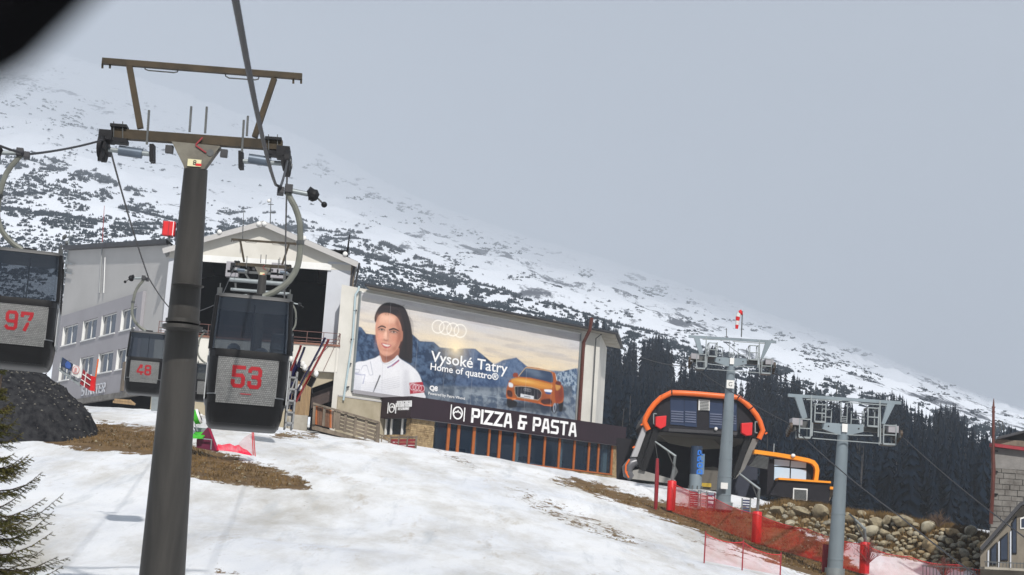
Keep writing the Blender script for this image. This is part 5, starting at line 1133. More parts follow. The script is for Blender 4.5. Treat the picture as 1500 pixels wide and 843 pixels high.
# ================================================================== orange arch station
SY=134.0; SO=V((0,SY,0))
def S(a,b,dy=0): p=plane(900+a/4.215,560+b/4.215,SO,Y3); return V((p.x,p.y+dy,p.z))
zg=gz(14,134)-2
st=thing('lift_station','chairlift station with a bright orange rounded arch frame and dark panelled front','station',V((S(550,600).x,SY,zg)))
arch=[(208,298),(184,250),(190,225),(215,178),(245,138),(285,100),(350,68),(430,71),(520,77),(600,84),(680,91),(760,97),(800,126),(840,165),(872,205),(895,248),(912,300),(888,352)]
MB().tube([S(a,b,-.35) for a,b in arch],.215,12).build('orange_arch',orange,st,True)
for i in(6,11,13): a,b=arch[i]; p=S(a,b,-.35); q=S(arch[i+1][0],arch[i+1][1],-.35); d=(q-p).normalized()*.05; MB().tube([p-d,p+d],.23,12).build('arch_joint',dark,st,True)
for a,b in((160,268),(925,322),(110,408),(70,560)): MB().bar(S(a,b,-.35),S(a+14,b-8,-.35),.12).build('lug',orange,st)
fr=[(205,285),(215,200),(245,150),(290,110),(350,80),(520,88),(680,101),(755,108),(800,136),(835,172),(868,215),(885,260),(895,300),(850,345),(265,300)]
MB().prism([S(a,b) for a,b in fr],(0,.25,0)).build('front_panel',stnd,st)
MB().prism([S(a,b,.26) for a,b in arch],(0,8,0)).build('canopy_shell',stnd,st)
for a0,a1,b0,b1 in((345,430,95,262),(432,508,98,272),(585,668,112,283),(712,755,122,296)):
    w_=MB().prism([S(a0,b0,-.06),S(a1,b0+6,-.06),S(a1,b1+6,-.06),S(a0,b1,-.06)],(0,.05,0)).build('window',mat('blue_dark_glazing',(.03,.045,.09),.15,0,.2,.3),st)
    m=MB(); n=5 if a0!=712 else 4
    for k in range(n): y=b0+85+k*15; m.bar(S(a0+5,y,-.09),S(a1-5,y+5,-.09),.05,.1)
    m.build('louvre_slat',mat('blue_grey_slat',(.10,.12,.19),.5,0,.2,1),w_,kind='stuff')
vt=MB().prism([S(520,108,-.1),S(588,112,-.1),S(586,178,-.1),S(518,174,-.1)],(0,.09,0)).build('vent',white,st)
m=MB(); 
for k in range(7): m.bar(S(526,116+k*9,-.12),S(582,120+k*9,-.12),.03,.06)
m.build('vent_slat',galvd,vt,kind='stuff')
MB().ball(S(625,290,-.2),.14,.14,.14).build('lamp',white,st,True)
MB().bar(S(335,295,-.04),S(760,318,-.04),.05,.25).build('fascia_trim',roofM,st)
MB().prism([S(265,302,.26),S(850,347,.26),S(830,360,8.2),S(290,320,8.2)],(0,0,.1)).build('soffit',soff,st)
MB().prism([S(300,310,3.0),S(640,335,3.0),S(700,395,3.0),S(560,400,3.0),S(360,360,3.0)],(0,.3,0)).build('soffit_ring',mat('soffit_light',(.17,.155,.125),.7,0,.1,.5),st)
MB().prism([S(60,300,8.3),S(960,350,8.3),S(960,760,8.3),S(60,700,8.3)],(0,.2,0)).build('rear_wall',stnd,st)
MB().prism([S(176,278,-.2),S(196,306,-.2),S(140,462,-.2),S(103,462,-.2)],(0,1.2,0)).build('side_fairing',mat('station_grey_white',(.36,.36,.37),.5,0,.1,1),st)
MB().prism([S(196,308,-.1),S(232,292,-.1),S(160,520,-.1),S(128,500,-.1),S(140,462,-.1)],(0,1.5,0)).build('side_girder',black,st)
MB().prism([S(240,290,-.5),S(280,292,-.5),S(255,370,-.5),S(190,550,-.5),S(150,540,-.5)],(0,.9,0)).build('side_girder',black,st)
MB().prism([S(850,350,-.2),S(890,356,-.2),S(800,540,-.2),S(745,598,-.2),S(762,560,-.2)],(0,1.4,0)).build('side_fairing',mat('station_grey',(.17,.165,.155),.6,0,.2,1),st)
MB().prism([S(808,335,-.5),S(842,338,-.5),S(772,545,-.5),S(728,590,-.5),S(740,520,-.5)],(0,.9,0)).build('side_girder',black,st)
MB().tube([S(138,490,0),S(105,500,0),S(80,530,0),S(85,570,0),S(110,590,0)],[.3,.42,.45,.42,.3],10).build('nose_fairing',mat('station_nose',(.14,.14,.15),.35,.2,.3,1),st,True)
MB().tube([S(90,480,-.5),S(68,515,-.5),S(66,555,-.5),S(85,592,-.5)],.07,6).build('nose_rim',orange,st,True)
MB().prism([S(115,545,-.2),S(150,540,-.2),S(375,605,-.2),S(375,630,-.2),S(90,596,-.2)],(0,2,0)).build('lower_fairing',mat('station_floor',(.27,.26,.24),.6,0,.2,1),st)
MB().prism([S(385,490,2),S(410,545,2),S(380,600,2),S(360,590,2)],(0,.3,0)).build('guide_plate',galvd,st)
cb,ct=S(510,665,1.2),S(520,390,1.2); MB().tube([cb,cb.lerp(ct,.36)],.50,20).build('column_foot',galvp,st,True); MB().tube([cb.lerp(ct,.362),ct],.46,20).build('column',mat('dark_blue_column',(.03,.05,.09),.4,.1,.2,1),st,True)
for k in range(9): a=2*pi*k/9; MB().bar(cb+V((.56*cos(a),.56*sin(a),-.3)),cb+V((.56*cos(a),.56*sin(a),.35)),.07).build('foot_rib',galvd,st)
lg=MB(); x0=0
for ch in 'DOPP':
    for k,s_ in enumerate(GL[ch]): stroke(lg,[(x0+a*.42,b*.36) for a,b in s_],.1,lambda q,z:S(538,563,.72)+Z3*(q.x)-X3*(q.y)+X3*.1-Y3*(z-.0),.02,.003+.002*k)
    x0+=.5
lg.build('column_lettering',mat('bright_blue_letter',(.02,.16,.6),.4,0,.05,1),st)
MB().prism([S(525,566,.725),S(560,566,.725),S(566,440,.725),S(532,440,.725)],(0,.01,0)).build('column_label',mat('pale_blue_label',(.10,.17,.26),.5,0,.1,1),st)
MB().prism([S(550,560,3),S(580,515,3),S(640,510,3),S(720,530,3),S(720,660,3),S(550,655,3)],(0,1.5,0)).build('inner_housing',soff,st)
MB().prism([S(560,612,2.8),S(626,616,2.8),S(626,640,2.8),S(560,636,2.8)],(0,.15,0)).build('yellow_beam',mat('yellow_paint',(.5,.34,.03),.5,0,.2,1),st)
for (a,b,c,d,ox) in((248,215,315,290,-1),(775,255,843,332,1)):
    bx=thing('red_signal_box','red box with a white bracket at the %s end of the station front'%('left' if ox<0 else 'right'),'box',S((a+c)/2,d,-.9))
    MB().prism([S(a,b+4,-.9),S(c,b-2 if ox<0 else b,-.9),S(c-4,d-14 if ox<0 else d,-.9),S(a+32,d+4,-.9),S(a,d-16,-.9)],(0,.7,0)).build('box',red,bx,bev=.03)
    q=(238,258) if ox<0 else (862,876); m=MB().bar(S(q[0],198 if ox<0 else 248,-.6),S(q[0],262 if ox<0 else 315,-.6),.07).bar(S(q[0],198 if ox<0 else 248,-.6),S(q[1],200 if ox<0 else 250,-.6),.07).bar(S(q[0],262 if ox<0 else 315,-.6),S(q[1],264 if ox<0 else 317,-.6),.07); m.build('bracket',galv,bx)
# operator cabin
op=thing('operator_cabin','low dark operator cabin with amber roof frame and large panes right of the station','cabin',V((S(1120,750).x,SY,zg)))
fr2=[(862,436),(1000,455),(1100,472),(1180,488),(1212,500),(1230,522),(1236,550),(1228,612)]
P2=[S(a,b,-1.2) for a,b in fr2]; m=MB(); stroke(m,[(q.x,q.z) for q in P2],.31,lambda q,z:V((q.x,SY-.2-z,q.y)),1.0,0)
m.build('roof_frame',yell,op)
aw=MB().prism([S(868,450,-1),S(945,470,-1),S(935,548,-1),S(812,520,-1)],(0,.2,0)).build('awning',stnd,op)
for k in range(10): MB().bar(S(870-k*5.5+0,456+k*7.2,-1.05),S(940-k*1,474+k*7.2,-1.05),.05,.06).build('awning_rib',galvd,aw)
MB().prism([S(940,480,-.6),S(980,480,-.6),S(975,700,-.6),S(935,695,-.6)],(0,4,0)).build('side_wall',stnd,op)
MB().prism([S(740,480,5),S(945,500,5),S(940,700,5),S(740,690,5)],(0,.3,0)).build('rear_panel',mat('blue_black_panel',(.025,.03,.05),.5,0,.2,1),op)
MB().prism([S(1180,492,-.5),S(1225,520,-.5),S(1220,620,-.5),S(1180,620,-.5)],(0,3.8,0)).build('end_wall',stnd,op)
MB().prism([S(975,470,-.2),S(1180,490,-.2),S(1180,620,-.2),S(975,620,-.2)],(0,3.4,0)).build('room_wall',roofM,op)
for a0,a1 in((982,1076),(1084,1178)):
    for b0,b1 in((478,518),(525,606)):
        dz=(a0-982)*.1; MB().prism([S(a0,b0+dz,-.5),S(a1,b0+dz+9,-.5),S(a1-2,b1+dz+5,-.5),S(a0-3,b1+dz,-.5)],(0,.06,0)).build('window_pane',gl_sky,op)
MB().prism([S(988,611,-2),S(1302,630,-2),S(1296,752,-2),S(935,702,-2)],(0,2.6,0)).build('dark_base',stnd,op)
MB().prism([S(985,598,-2.2),S(1303,620,-2.2),S(1303,632,-2.2),S(985,610,-2.2)],(0,2.4,0)).build('amber_ledge',yell,op)
v2=MB().prism([S(1076,660,-2.1),S(1163,666,-2.1),S(1160,738,-2.1),S(1073,730,-2.1)],(0,.1,0)).build('vent_frame',white,op)
m=MB()
for k in range(8): m.bar(S(1082,672+k*7.5,-2.14),S(1156,677+k*7.5,-2.14),.05,.08)
m.build('vent_slat',galvd,v2,kind='stuff')
MB().prism([S(1300,668,-1.5),S(1338,672,-1.5),S(1300,748,-1.5)],(0,1,0)).build('brown_bracket',timber,op); MB().bar(S(1298,660,-1.5),S(1342,664,-1.5),1.4,.2).build('amber_ledge',yell,op)
MB().tube([S(970,440,-1),S(973,385,-1)],.05,6).build('roof_pipe',galv,op); MB().ball(S(1086,460,-1.3),.18,.14,.15).build('roof_lamp',white,op,True)
# ================================================================== padded poles, nets, lances
C5=lambda a,b:(940+a/4.606,660+b/4.606)
def padpole(px,py,D,h,label,arm,brace,r=.31):
    b=G(P(px,py,D)); t=thing('padded_pole',label,'pole',b)
    MB().tube([b,b+UP*.06,b+UP*(h-.05),b+UP*h],[r*.95,r,r,r*.9],20).build('red_pad',red,t,True); MB().tube([b+UP*h,b+UP*(h+.03)],r*.5,10).build('pad_cap',redd,t)
    m=MB(); q=[b+UP*h]+[P(a,c,D) for a,c in arm]
    MB().tube(q,[.1,.1,.055][:len(q)] if len(q)==3 else .07,8).build('lance_arm',galv,t); MB().tube([P(*brace[0],D),P(*brace[1],D)],.04,6).build('lance_brace',galvd,t)
    return b
pb1=padpole(982,752,118,2.05,'red padded snow lance pole left of the windsock tower',[(989,668),(959.5,647)],[(987.5,684),(978,662)])
pb2=padpole(1107,802,110,1.98,'red padded snow lance pole right of the windsock tower on the brown bank',[(1112,716.5),(1083,694)],[(1111,734),(1101,708)])
pb3=padpole(1265,862,104,1.9,'red padded snow lance pole at the bottom edge right of the grey tower',[(1266.5,775),(1244,753)],[(1266,790),(1251,762)])
hb=P(959.5,647,118); t=thing('hanging_lance','thin dark red padded lance hanging from a wire left of the nearest station pole','lance',G(P(960,748,117)))
MB().tube([hb,P(963,671,118)],.02,5).build('wire',galvd,t); MB().tube([P(963,672,118),P(962.3,700,118),P(960.5,742,118),P(960,748,118)],[.1,.15,.13,.1],10).build('red_sleeve',redd,t,True)
MB().ob(b4+V((0,.75,.95)),(.6,0,0),(0,.15,0),(0,0,.95)).build('base_pad',redd,t4)
def netfence(pts,hs,m_,label,posts=True,pm=redd,sag=.15,cord=netm,n=6):
    B_=[G(P(*p)) if len(p)==3 else p for p in pts]; t=thing('safety_net',label,'net',B_[0]); v=[];f=[]
    mb=MB(); tops=[]
    for i in range(len(B_)-1):
        for k in range(n+(i==len(B_)-2)):
            u=k/n; p=B_[i].lerp(B_[i+1],u); p=G(p); h=hs[i]+(hs[i+1]-hs[i])*u-sag*4*u*(1-u); mb.v+=[p+UP*.02,p+UP*h*.5+V((0,.05*sin(k*2),0)),p+UP*h]; tops.append(p+UP*h)
    for i in range(len(mb.v)//3-1): a=3*i; mb.f+=[(a,a+3,a+4,a+1),(a+1,a+4,a+5,a+2)]
    mb.build('net_mesh',m_,t); MB().tube(tops,.02,4).build('top_cord',cord,t)
    if posts:
        for i,b in enumerate(B_): MB().tube([b-UP*.1,b+UP*(hs[i]+.12)],.035,6).build('post',pm,t)
    return t
netfence([(984,752,117.4),(1040,776,114),(1106,802,109.2),(1180,832,106.5),(1266,864,103.6)],[1.95,1.9,1.9,1.8,1.8],net,'long fine red safety net strung between the padded poles over the brown bank',False,n=8)
netfence([(1266,864,103.4),(1330,872,102.5),(1400,880,101.5),(1480,890,100)],[1.8,1.6,1.5,1.4],netp,'pale red safety net running right from the bottom padded pole',False,n=6)
netfence([(1030,852,84),(1086,857,85),(1142,862,86)],[1.35,1.3,1.05],netp,'light pink net fence on three red posts at the bottom edge',True,redd,.18,n=8)
# slatted fence sections by the windsock tower
def fence(corners,ns,m_,pmat,label,D):
    (a,b),(c,d)=corners; t=thing('slatted_fence',label,'fence',P((a+c)/2,d,D))
    for k in range(ns): y=b+(d-b)*(k+.3)/ns; MB().bar(P(a,y,D),P(c,y+(c-a)*.07,D),.05,.12).build('slat',m_,t)
    for x in(a,c): MB().bar(P(x+.3,b-2,D-.05),P(x-.5,d+2,D-.05),.09).build('post',pmat,t)
mar=mat('maroon_slat',(.17,.03,.05),.6,0,.2,2)
fence(((1010,720),(1023,743)),7,mar,galv,'maroon slatted fence left of the windsock tower foot',121)
fence(((1026,722),(1035,743)),5,mat('pinkish_slat',(.45,.28,.30),.6,0,.2,2),galv,'pale slatted fence directly beside the maroon one',121.5)
fence(((1036,724),(1047,744)),3,mat('purple_slat',(.13,.03,.09),.6,0,.2,2),mar,'purple barrier close against the windsock tower foot',121.8)
fence(((1087,732),(1099,751)),5,mat('navy_slat',(.05,.06,.13),.6,0,.2,2),galv,'navy slatted fence with white posts right of the windsock tower foot',119)
# ================================================================== boulder wall
def rockmesh(seed):
    rnd=random.Random(seed); bm=bmesh.new(); bmesh.ops.create_icosphere(bm,subdivisions=2,radius=1)
    ax=(rnd.uniform(.85,1.25),rnd.uniform(.8,1.1),rnd.uniform(.55,.78)); cuts=[(V((rnd.gauss(0,1),rnd.gauss(0,1),rnd.gauss(0,1))).normalized(),rnd.uniform(.5,.85)) for _ in range(11)]
    for v in bm.verts:
        for n_,d_ in cuts:
            e_=v.co.dot(n_)-d_
            if e_>0: v.co-=n_*e_*.85
        v.co=V((v.co.x*ax[0],v.co.y*ax[1],v.co.z*ax[2]))*(1.12+rnd.uniform(-.05,.05))
    me=bpy.data.meshes.new('boulder'); bm.to_mesh(me); bm.free(); me.materials.append(boulder)
    for p in me.polygons: p.use_smooth=True
    me.set_sharp_from_angle(angle=R(26)); return me
RM=[rockmesh(i) for i in range(8)]; palem=[]
for i,c in enumerate([(.42,.38,.28),(.30,.28,.22),(.36,.27,.15)]):
    m_=mat('boulder_tone_%s'%('pale','grey','ochre')[i],c,.9,0,.4,1.4,tuple(x*.5 for x in c),bump=.6,bscale=5)
    for k in (0,3,5): me=RM[k].copy(); me.materials[0]=m_; palem.append(me)
RM+=palem
rw=thing('boulder_wall','retaining wall of piled rounded granite boulders below the operator cabin','wall',G(P(1280,800,112)))
tpx=[1108,1130,1150,1200,1250,1300,1350,1400,1450,1500]; tpy=[750,742,738,744,754,758,768,776,788,800]; bpy_=[754,762,772,786,808,822,838,850,862,870]
taken=[]; nrock=0
RB=[(1140,750,11),(1128,762,9),(1176,750,13),(1204,752,15),(1196,766,11),(1262,753,7),(1284,766,11),(1322,764,15),(1300,762,9),(1276,780,12),(1360,772,12),(1262,772,8),(1335,768,7),(1286,806,9),(1266,792,9),(1420,778,9),(1395,780,9),(1440,800,10),(1365,800,12),(1380,835,12)]
cand=RB+[(random.uniform(1110,1500),None,None) for _ in range(5200)]
for c in cand:
    x,y,r_=c
    t0=np.interp(x,tpx,tpy); b0_=np.interp(x,tpx,bpy_)
    if y is None:
        y=random.uniform(t0+1,b0_); r_=random.choice([9,7.5,6,5,5,4,3.4,3.4])*random.uniform(.85,1.1)
        if y<t0+r_*.3: continue
    if any((x-a)**2+((y-b)*1.25)**2<((r_+q)*.76)**2 for a,b,q in taken): continue
    taken.append((x,y,r_)); u=(y-t0)/max(6,(b0_-t0)); Dt=np.interp(x,[1100,1200,1300,1400,1500],[122,118.5,113,110,108]); Db=Dt-3.5*1
    D=Dt-3.2*u; p=P(x,y,D); rad=r_*D/F
    o=bpy.data.objects.new('boulder',RM[nrock%len(RM)]); COL.objects.link(o); o.parent=rw; o.location=p-ORG[rw]
    o.scale=(rad*1.08,rad*1.1,rad*1.15); o.rotation_euler=(random.uniform(-.4,.4),random.uniform(-.4,.4),random.uniform(0,6.3)); nrock+=1
    if nrock>=290: break
# earth bank carrying the boulders
xs_=np.linspace(1104,1520,70); m=MB(); rows_=[(-3,.9,0),(4,.6,.15),(.3,0,.3),(.6,0,.65),(1.05,0,1.0)]
for x in xs_:
    t0=np.interp(x,tpx,tpy); b0_=np.interp(x,tpx,bpy_); Dt=np.interp(x,[1100,1200,1300,1400,1500],[122,118.5,113,110,108])
    pr=P(x,t0+1,Dt+.9); jj=random.uniform(-.12,.12)
    m.v+=[V((pr.x,pr.y+16,pr.z-.6)),V((pr.x,pr.y+6,pr.z+jj-.1)),pr+V((0,1.2,jj)),P(x,t0+3,Dt+.5),P(x,t0+(b0_-t0)*.5,Dt-.9),P(x,b0_+5,Dt-3.0)-UP*.6]
for i in range(len(xs_)-1):
    for k in range(5): a=6*i+k; m.f.append((a,a+6,a+7,a+1))
m.build('earth_bank',grassd,rw,True)
# grass and twigs on top of the wall
def tufts(name,pts,hmin,hmax,m_,label,n=7,w=.02,kind='stuff'):
    v=[];f=[]
    for p in pts:
        for _ in range(n):
            a=random.uniform(0,6.28); h=random.uniform(hmin,hmax); q=p+V((random.uniform(-.25,.25),random.uniform(-.25,.25),-.05)); t_=q+V((cos(a)*h*.4,sin(a)*h*.4,h)); b=len(v)
            v+=[q-V((w,0,0)),q+V((w,0,0)),t_]; f.append((b,b+1,b+2))
    o=npmesh(name,v,f,m_,kind); tag(o,label); return o
pts=[]
for _ in range(700):
    x=random.uniform(1112,1460); t0=np.interp(x,tpx,tpy); Dt=np.interp(x,[1100,1200,1300,1400,1500],[122,118.5,113,110,108]); pts.append(P(x,t0+1+random.uniform(-1,2),Dt+random.uniform(.2,1.4)))
for _ in range(700):
    x=random.uniform(1112,1480); t0=np.interp(x,tpx,tpy); b0_=np.interp(x,tpx,bpy_); u=random.random(); Dt=np.interp(x,[1100,1200,1300,1400,1500],[122,118.5,113,110,108]); pts.append(P(x,t0+(b0_-t0)*u,Dt+.3-3.2*u))
tufts('wall_grass',pts,.2,.6,grassd,'dry brown grass growing on and between the boulders',8,.025)
def bush(px,py,D,h,w_,label,m_):
    b=ground_at(px,py,60,150) if D is None else P(px,py,D); t=thing('bare_bush',label,'bush',b); m=MB()
    for _ in range(46):
        a=random.uniform(0,6.28); l=random.uniform(.5,1)*h; o=random.uniform(.1,1)*w_; e_=b+V((cos(a)*o,sin(a)*o*.6,l*(1-.4*o/w_))); mid=b.lerp(e_,.5)+V((0,0,.1)); m.tube([b,mid,e_],[.022,.014,.006],3,False)
        for _k in range(3): q=mid.lerp(e_,random.random()); m.tube([q,q+V((random.uniform(-.25,.25),random.uniform(-.2,.2),random.uniform(.1,.35)))],[.01,.004],3,False)
    m.build('twigs',m_,t)
twr=mat('reddish_twig',(.16,.05,.04),.8,0,.3,3); twb=mat('brown_twig',(.14,.09,.06),.8,0,.3,3)
bush(1272,826,103.8,1.7,1.1,'bare reddish bush directly behind the bottom padded pole',twr); bush(1382,846,102,1.3,.8,'low bare reddish bush on the snow below the boulders',twr); bush(1232,812,107,.9,.7,'small bare bush just right of the grey tower mast',twb)
bush(1375,772,108,1.0,.9,'leafless bush on top of the boulder wall left of the stone house',twb)
# ================================================================== stone house at the right
HD=100.0; HO2=V((0,HD,0))
def Q(px,py,dy=0): p=plane(px,py,HO2,Y3); return V((p.x,p.y+dy,p.z))
xl2=Q(1452,690).x; xr2=Q(1640,690).x; zt2=Q(1453,655).z; zlo=gz(28,100)-3
sh=thing('stone_house','house with grey block stone walls and a dark red eave at the right edge','house',V(((xl2+xr2)/2,HD,zlo)))
MB().prism([(xl2,HD,zlo),(xr2,HD,zlo),(xr2,HD,zt2),(xl2,HD,zt2)],(2.7,8,0)).build('wall',stoneg,sh)
zs_=Q(1455,686).z; MB().box(xl2-.02,HD-.07,zs_,xr2,HD-.002,zt2-.01).build('upper_band',mat('rough_grey_band',(.22,.21,.20),.95,0,.2,2,bump=.4),sh)
z=Q(1455,770).z-1; nb=0; far_=MB()
while z<zs_-.1:
    hh=min(random.uniform(.26,.36),zs_-z); s=xl2-random.uniform(0,.2)
    while s<Q(1515,700).x:
        wv_=random.uniform(.4,.95); d=random.uniform(.03,.1)
        MB().box(max(s,xl2-.03)+.015,HD-d,z+.015,s+wv_-.015,HD-.002,z+hh-.015).build('stone_block',stoneg,sh); s+=wv_; nb+=1
    z+=hh
MB().prism([Q(1450,650,-.5),Q(1560,665,-.5),Q(1560,669,-.5),Q(1450,655,-.5)],(0,.6,0)).build('red_eave_board',redd,sh)
MB().prism([Q(1458,644,-.2),Q(1560,650,-.2),Q(1560,663,-.2),Q(1456,650,-.2)],(0,.3,0)).build('gable_board',timber,sh)
MB().prism([Q(1457,641,-.6),Q(1500,630.5,-.6),Q(1560,618,-.6),Q(1560,624,-.6),Q(1500,634,-.6),Q(1457,645,-.6)],(3,9,0)).build('roof',roofM,sh)
MB().tube([Q(1450,656,-.55),Q(1453,690,-.35),Q(1449,768,-.35)],.12,8).build('brown_downpipe',brownpipe,sh,True)
for b in(661,691,724): MB().bar(Q(1451,b,-.4),Q(1460,b+.5,-.15),.08).build('pipe_clip',dark,sh)
mp_=thing('lightning_pole','thin red-brown pole with a pointed tip at the left corner of the stone house','pole',Q(1451,650,-.8))
MB().tube([Q(1449,720,-.8),Q(1449.5,600,-.8),Q(1450,586,-.8)],[.1,.08,.02],6).build('pole',brownpipe,mp_); MB().bar(Q(1447,606,-.8),Q(1452,598,-.8),.04).bar(Q(1447,598,-.8),Q(1452,606,-.8),.04).build('spikes',brownpipe,mp_)
for o_ in(0,5): MB().tube([Q(1453+o_,634,0),Q(1454+o_,621,0),Q(1458+o_,616,0),Q(1463+o_,618,0),Q(1466+o_,632,0)],.035,5).build('vent_hoop',galvd,sh)
# lower gabled annex in front
AD=90.0
def W(px,py,dy=0): p=plane(px,py,V((0,AD,0)),Y3); return V((p.x,p.y+dy,p.z))
an=thing('annex_house','lower gabled annex with pale trim and balcony windows in the bottom right corner','house',W(1480,870))
MB().prism([W(1436,800),W(1489,742),W(1500,737),W(1620,745),W(1620,900),W(1436,900)],(2.1,6,0)).build('wall',mat('dim_beige_plaster',(.20,.175,.14),.9,0,.3,1.2,bump=.3),an)
MB().prism([W(1428,803,-.9),W(1486,737,-.9),W(1500,731.5,-.9),W(1620,738,-.9),W(1620,743,-.9),W(1500,736.5,-.9),W(1488,742,-.9),W(1431,807,-.9)],(2.5,7.5,0)).build('roof_verge',roofM,an)
for a,b,c,d in((1450,800,1460,828),(1464,786,1476,822),(1481,762,1489,812),(1494,755,1508,775)):
    w_=MB().prism([W(a,b+4,-.06),W(c,b-6 if a<1490 else b,-.06),W(c,d,-.06),W(a,d,-.06)],(0,.05,0)).build('window',dark if a<1490 else white,an)
    MB().prism([W(a+1.5,b+6,-.09),W(c-1.5,b-3 if a<1490 else b+2,-.09),W(c-1.5,d-2,-.09),W(a+1.5,d-2,-.09)],(0,.028,0)).build('pane',gl_dk,w_)
for a,b in((1446,808),(1461.5,795),(1478.5,780)): MB().prism([W(a,b,-.1),W(a+2.2,b-2.4,-.1),W(a+2.0,832,-.1),W(a,832,-.1)],(0,.09,0)).build('pale_trim',wallw,an)
MB().bar(W(1434,832,-.6),W(1620,841,-.6),.9,.12).build('balcony_floor',conc,an)
m=MB().bar(W(1434,823,-1),W(1620,832,-1),.05); m.build('balcony_handrail',galvd,an)
for x in range(1436,1512,5): MB().bar(W(x,824,-1),W(x-.3,836,-1),.03).build('baluster',galvd,an)
bl=thing('balcony_rail_fence','row of thin grey railing bars in front of the snow at the bottom right','fence',P(1400,846,95))
for x in range(1352,1434,5): MB().bar(P(x,829+(x-1352)*.05,95),P(x,850,95),.03).build('baluster',galvd,bl)
MB().bar(P(1350,829,95),P(1434,833,95),.05).build('handrail',galvd,bl)
# ================================================================== timber ramp fence and small rails near the hall
def K5(a,b,dy=-4.0): return H(400+a/4.665,480+b/4.665,dy)
rf=thing('ramp_fence','weathered timber ramp fence sloping down beside the hall entrance','fence',K5(520,780))
for a,b,c,d in((320,548,312,690),(385,570,378,700),(455,598,450,715),(480,600,472,725),(528,612,518,740),(594,632,582,765),(664,652,655,785),(742,672,735,812)): MB().bar(K5(a,b),K5(c,d),.3 if a in(480,742) else .2,.15).build('post',timber,rf)
MB().bar(K5(310,550,-4.12),K5(746,676,-4.12),.1,.16).build('top_rail',timber,rf)
for k in range(5): MB().bar(K5(478,618+k*24,-3.88),K5(742,692+k*26,-3.88),.05,.19).build('slat',timber,rf)
for i in range(8): a=322+i*16; MB().prism([K5(a,562+i*4.6,-3.8),K5(a+14,566+i*4.6,-3.8),K5(a+13,690+i*4,-3.8),K5(a-1,686+i*4,-3.8)],(0,.06,0)).build('board',mullion if i%3==0 else mat('brown_board',(.16,.08,.045),.8,0,.3,2),rf)
MB().prism([K5(300,690,-3.9),K5(740,812,-3.9),K5(745,835,-3.9),K5(300,720,-3.9)],(0,2.2,0)).build('ramp_deck',timber,rf)
hr=thing('handrail','pale timber stair handrail sloping from the ramp fence to the restaurant','handrail',H(560,650,-2.5))
for dz in(0,4): MB().bar(H(549,636+dz,-2.5),H(584,650.5+dz,-2.5),.09).build('rail',timber,hr)
for x in(552,562,572,582): MB().bar(H(x,637+(x-549)*.42,-2.5),H(x-.3,650+(x-549)*.2,-2.5),.08).build('baluster',timber,hr)
lf=thing('low_fence','low dark fence with brown posts below the restaurant side windows','fence',SW(2,zsw-1,1.2))
sa,sb=S_st(572,645,1.6)[0],S_st(609,655,1.6)[0]; za_=S_st(574,641,1.6)[1]
for s in np.linspace(min(sa,sb),max(sa,sb),4): MB().bar(SW(s,za_-1.2,1.6),SW(s,za_+.1,1.6),.14).build('post',timber,lf)
for dz in(0,-.25,-.5,-.75): MB().bar(SW(sa,za_+dz,1.6),SW(sb,za_+dz,1.6),.04,.12 if dz==0 else .2).build('board',timber if dz==0 else redd,lf)
# ================================================================== snow gun
GD=ground_at(352,672,60,140).dot(fw)
def E(a,b,dy=0): p=P(250+a/6.45,560+b/6.45,GD); return V((p.x,p.y+dy,p.z))
sg_=thing('snow_gun','green and white fan snow gun with a green tray beside the tower mast','snow gun',G(E(270,620)))
c1=E(214,342); c2=E(278,318,.05); MB().tube([c1,c1.lerp(c2,.7)],[.36,.44],20,True).build('barrel',green,sg_,True); MB().tube([c1.lerp(c2,.702),c2],[.46,.40],20).build('barrel_rim',white,sg_,True)
MB().tube([c2,c2+(c2-c1).normalized()*.02],.3,14).build('fan_face',dark,sg_); MB().ball(c2+(c2-c1).normalized()*.05,.1,None,None,8,6).build('fan_hub',white,sg_)
MB().prism([E(200,525,-.5),E(318,528,-.5),E(335,470,.4),E(225,462,.4)],(0,0,-.08)).build('tray',green,sg_)
MB().prism([E(200,420,.5),E(340,430,.5),E(335,470,.5),E(222,462,.5)],(0,.2,0)).build('control_cabinet',galv,sg_)
for a,b,c,d in((180,500,182,600),(395,545,388,640),(180,525,400,548),(240,400,262,470),(205,380,222,430),(190,430,180,520)): MB().bar(E(a,b,-.3),E(c,d,-.3),.06).build('frame_leg',galv,sg_)
cm_=thing('crash_mat','dark maroon padded crash mat standing below the green snow gun','mat',G(E(350,640)))
MB().prism([E(248,545,-.1),E(350,430,-.1),E(372,432,-.1),E(452,648,-.1),E(430,655,-.1),E(245,618,-.1)],(0,.3,0)).build('mat',mat('maroon_mat',(.13,.008,.04),.6,0,.2,2),cm_)
MB().prism([E(356,430,-.14),E(376,432,-.14),E(456,650,-.14),E(434,652,-.14)],(0,.03,0)).build('mat_edge',mat('crimson_edge',(.35,.01,.06),.6,0,.2,2),cm_)
nf=thing('collapsed_net','red net fence collapsed in a heap below cabin 53 with two thin posts','net',G(E(640,690)))
m=MB(); top=[(440,585),(480,592),(520,585),(560,580),(600,600),(640,590),(680,625),(720,640),(770,690)]; bot=[(450,650),(500,655),(540,658),(580,662),(620,668),(660,676),(700,686),(740,694),(775,700)]
for i,(q,r_) in enumerate(zip(top,bot)): m.v+=[E(q[0],q[1],random.uniform(-.3,.3)),E(r_[0],r_[1],-.5)]
for i in range(8): m.f.append((2*i,2*i+1,2*i+3,2*i+2))
m.build('net_heap',netr,nf)
m=MB(); m.v+=[E(640,580),E(700,520),E(780,475),E(792,590),E(800,700),E(740,690),E(660,640)]; m.f.append(tuple(range(7))); m.build('net_mesh',netp,nf)
for a,b,c,d in((782,470,800,702),(770,470,780,690)): MB().bar(E(a,b),E(c,d),.045).build('post',netm,nf)
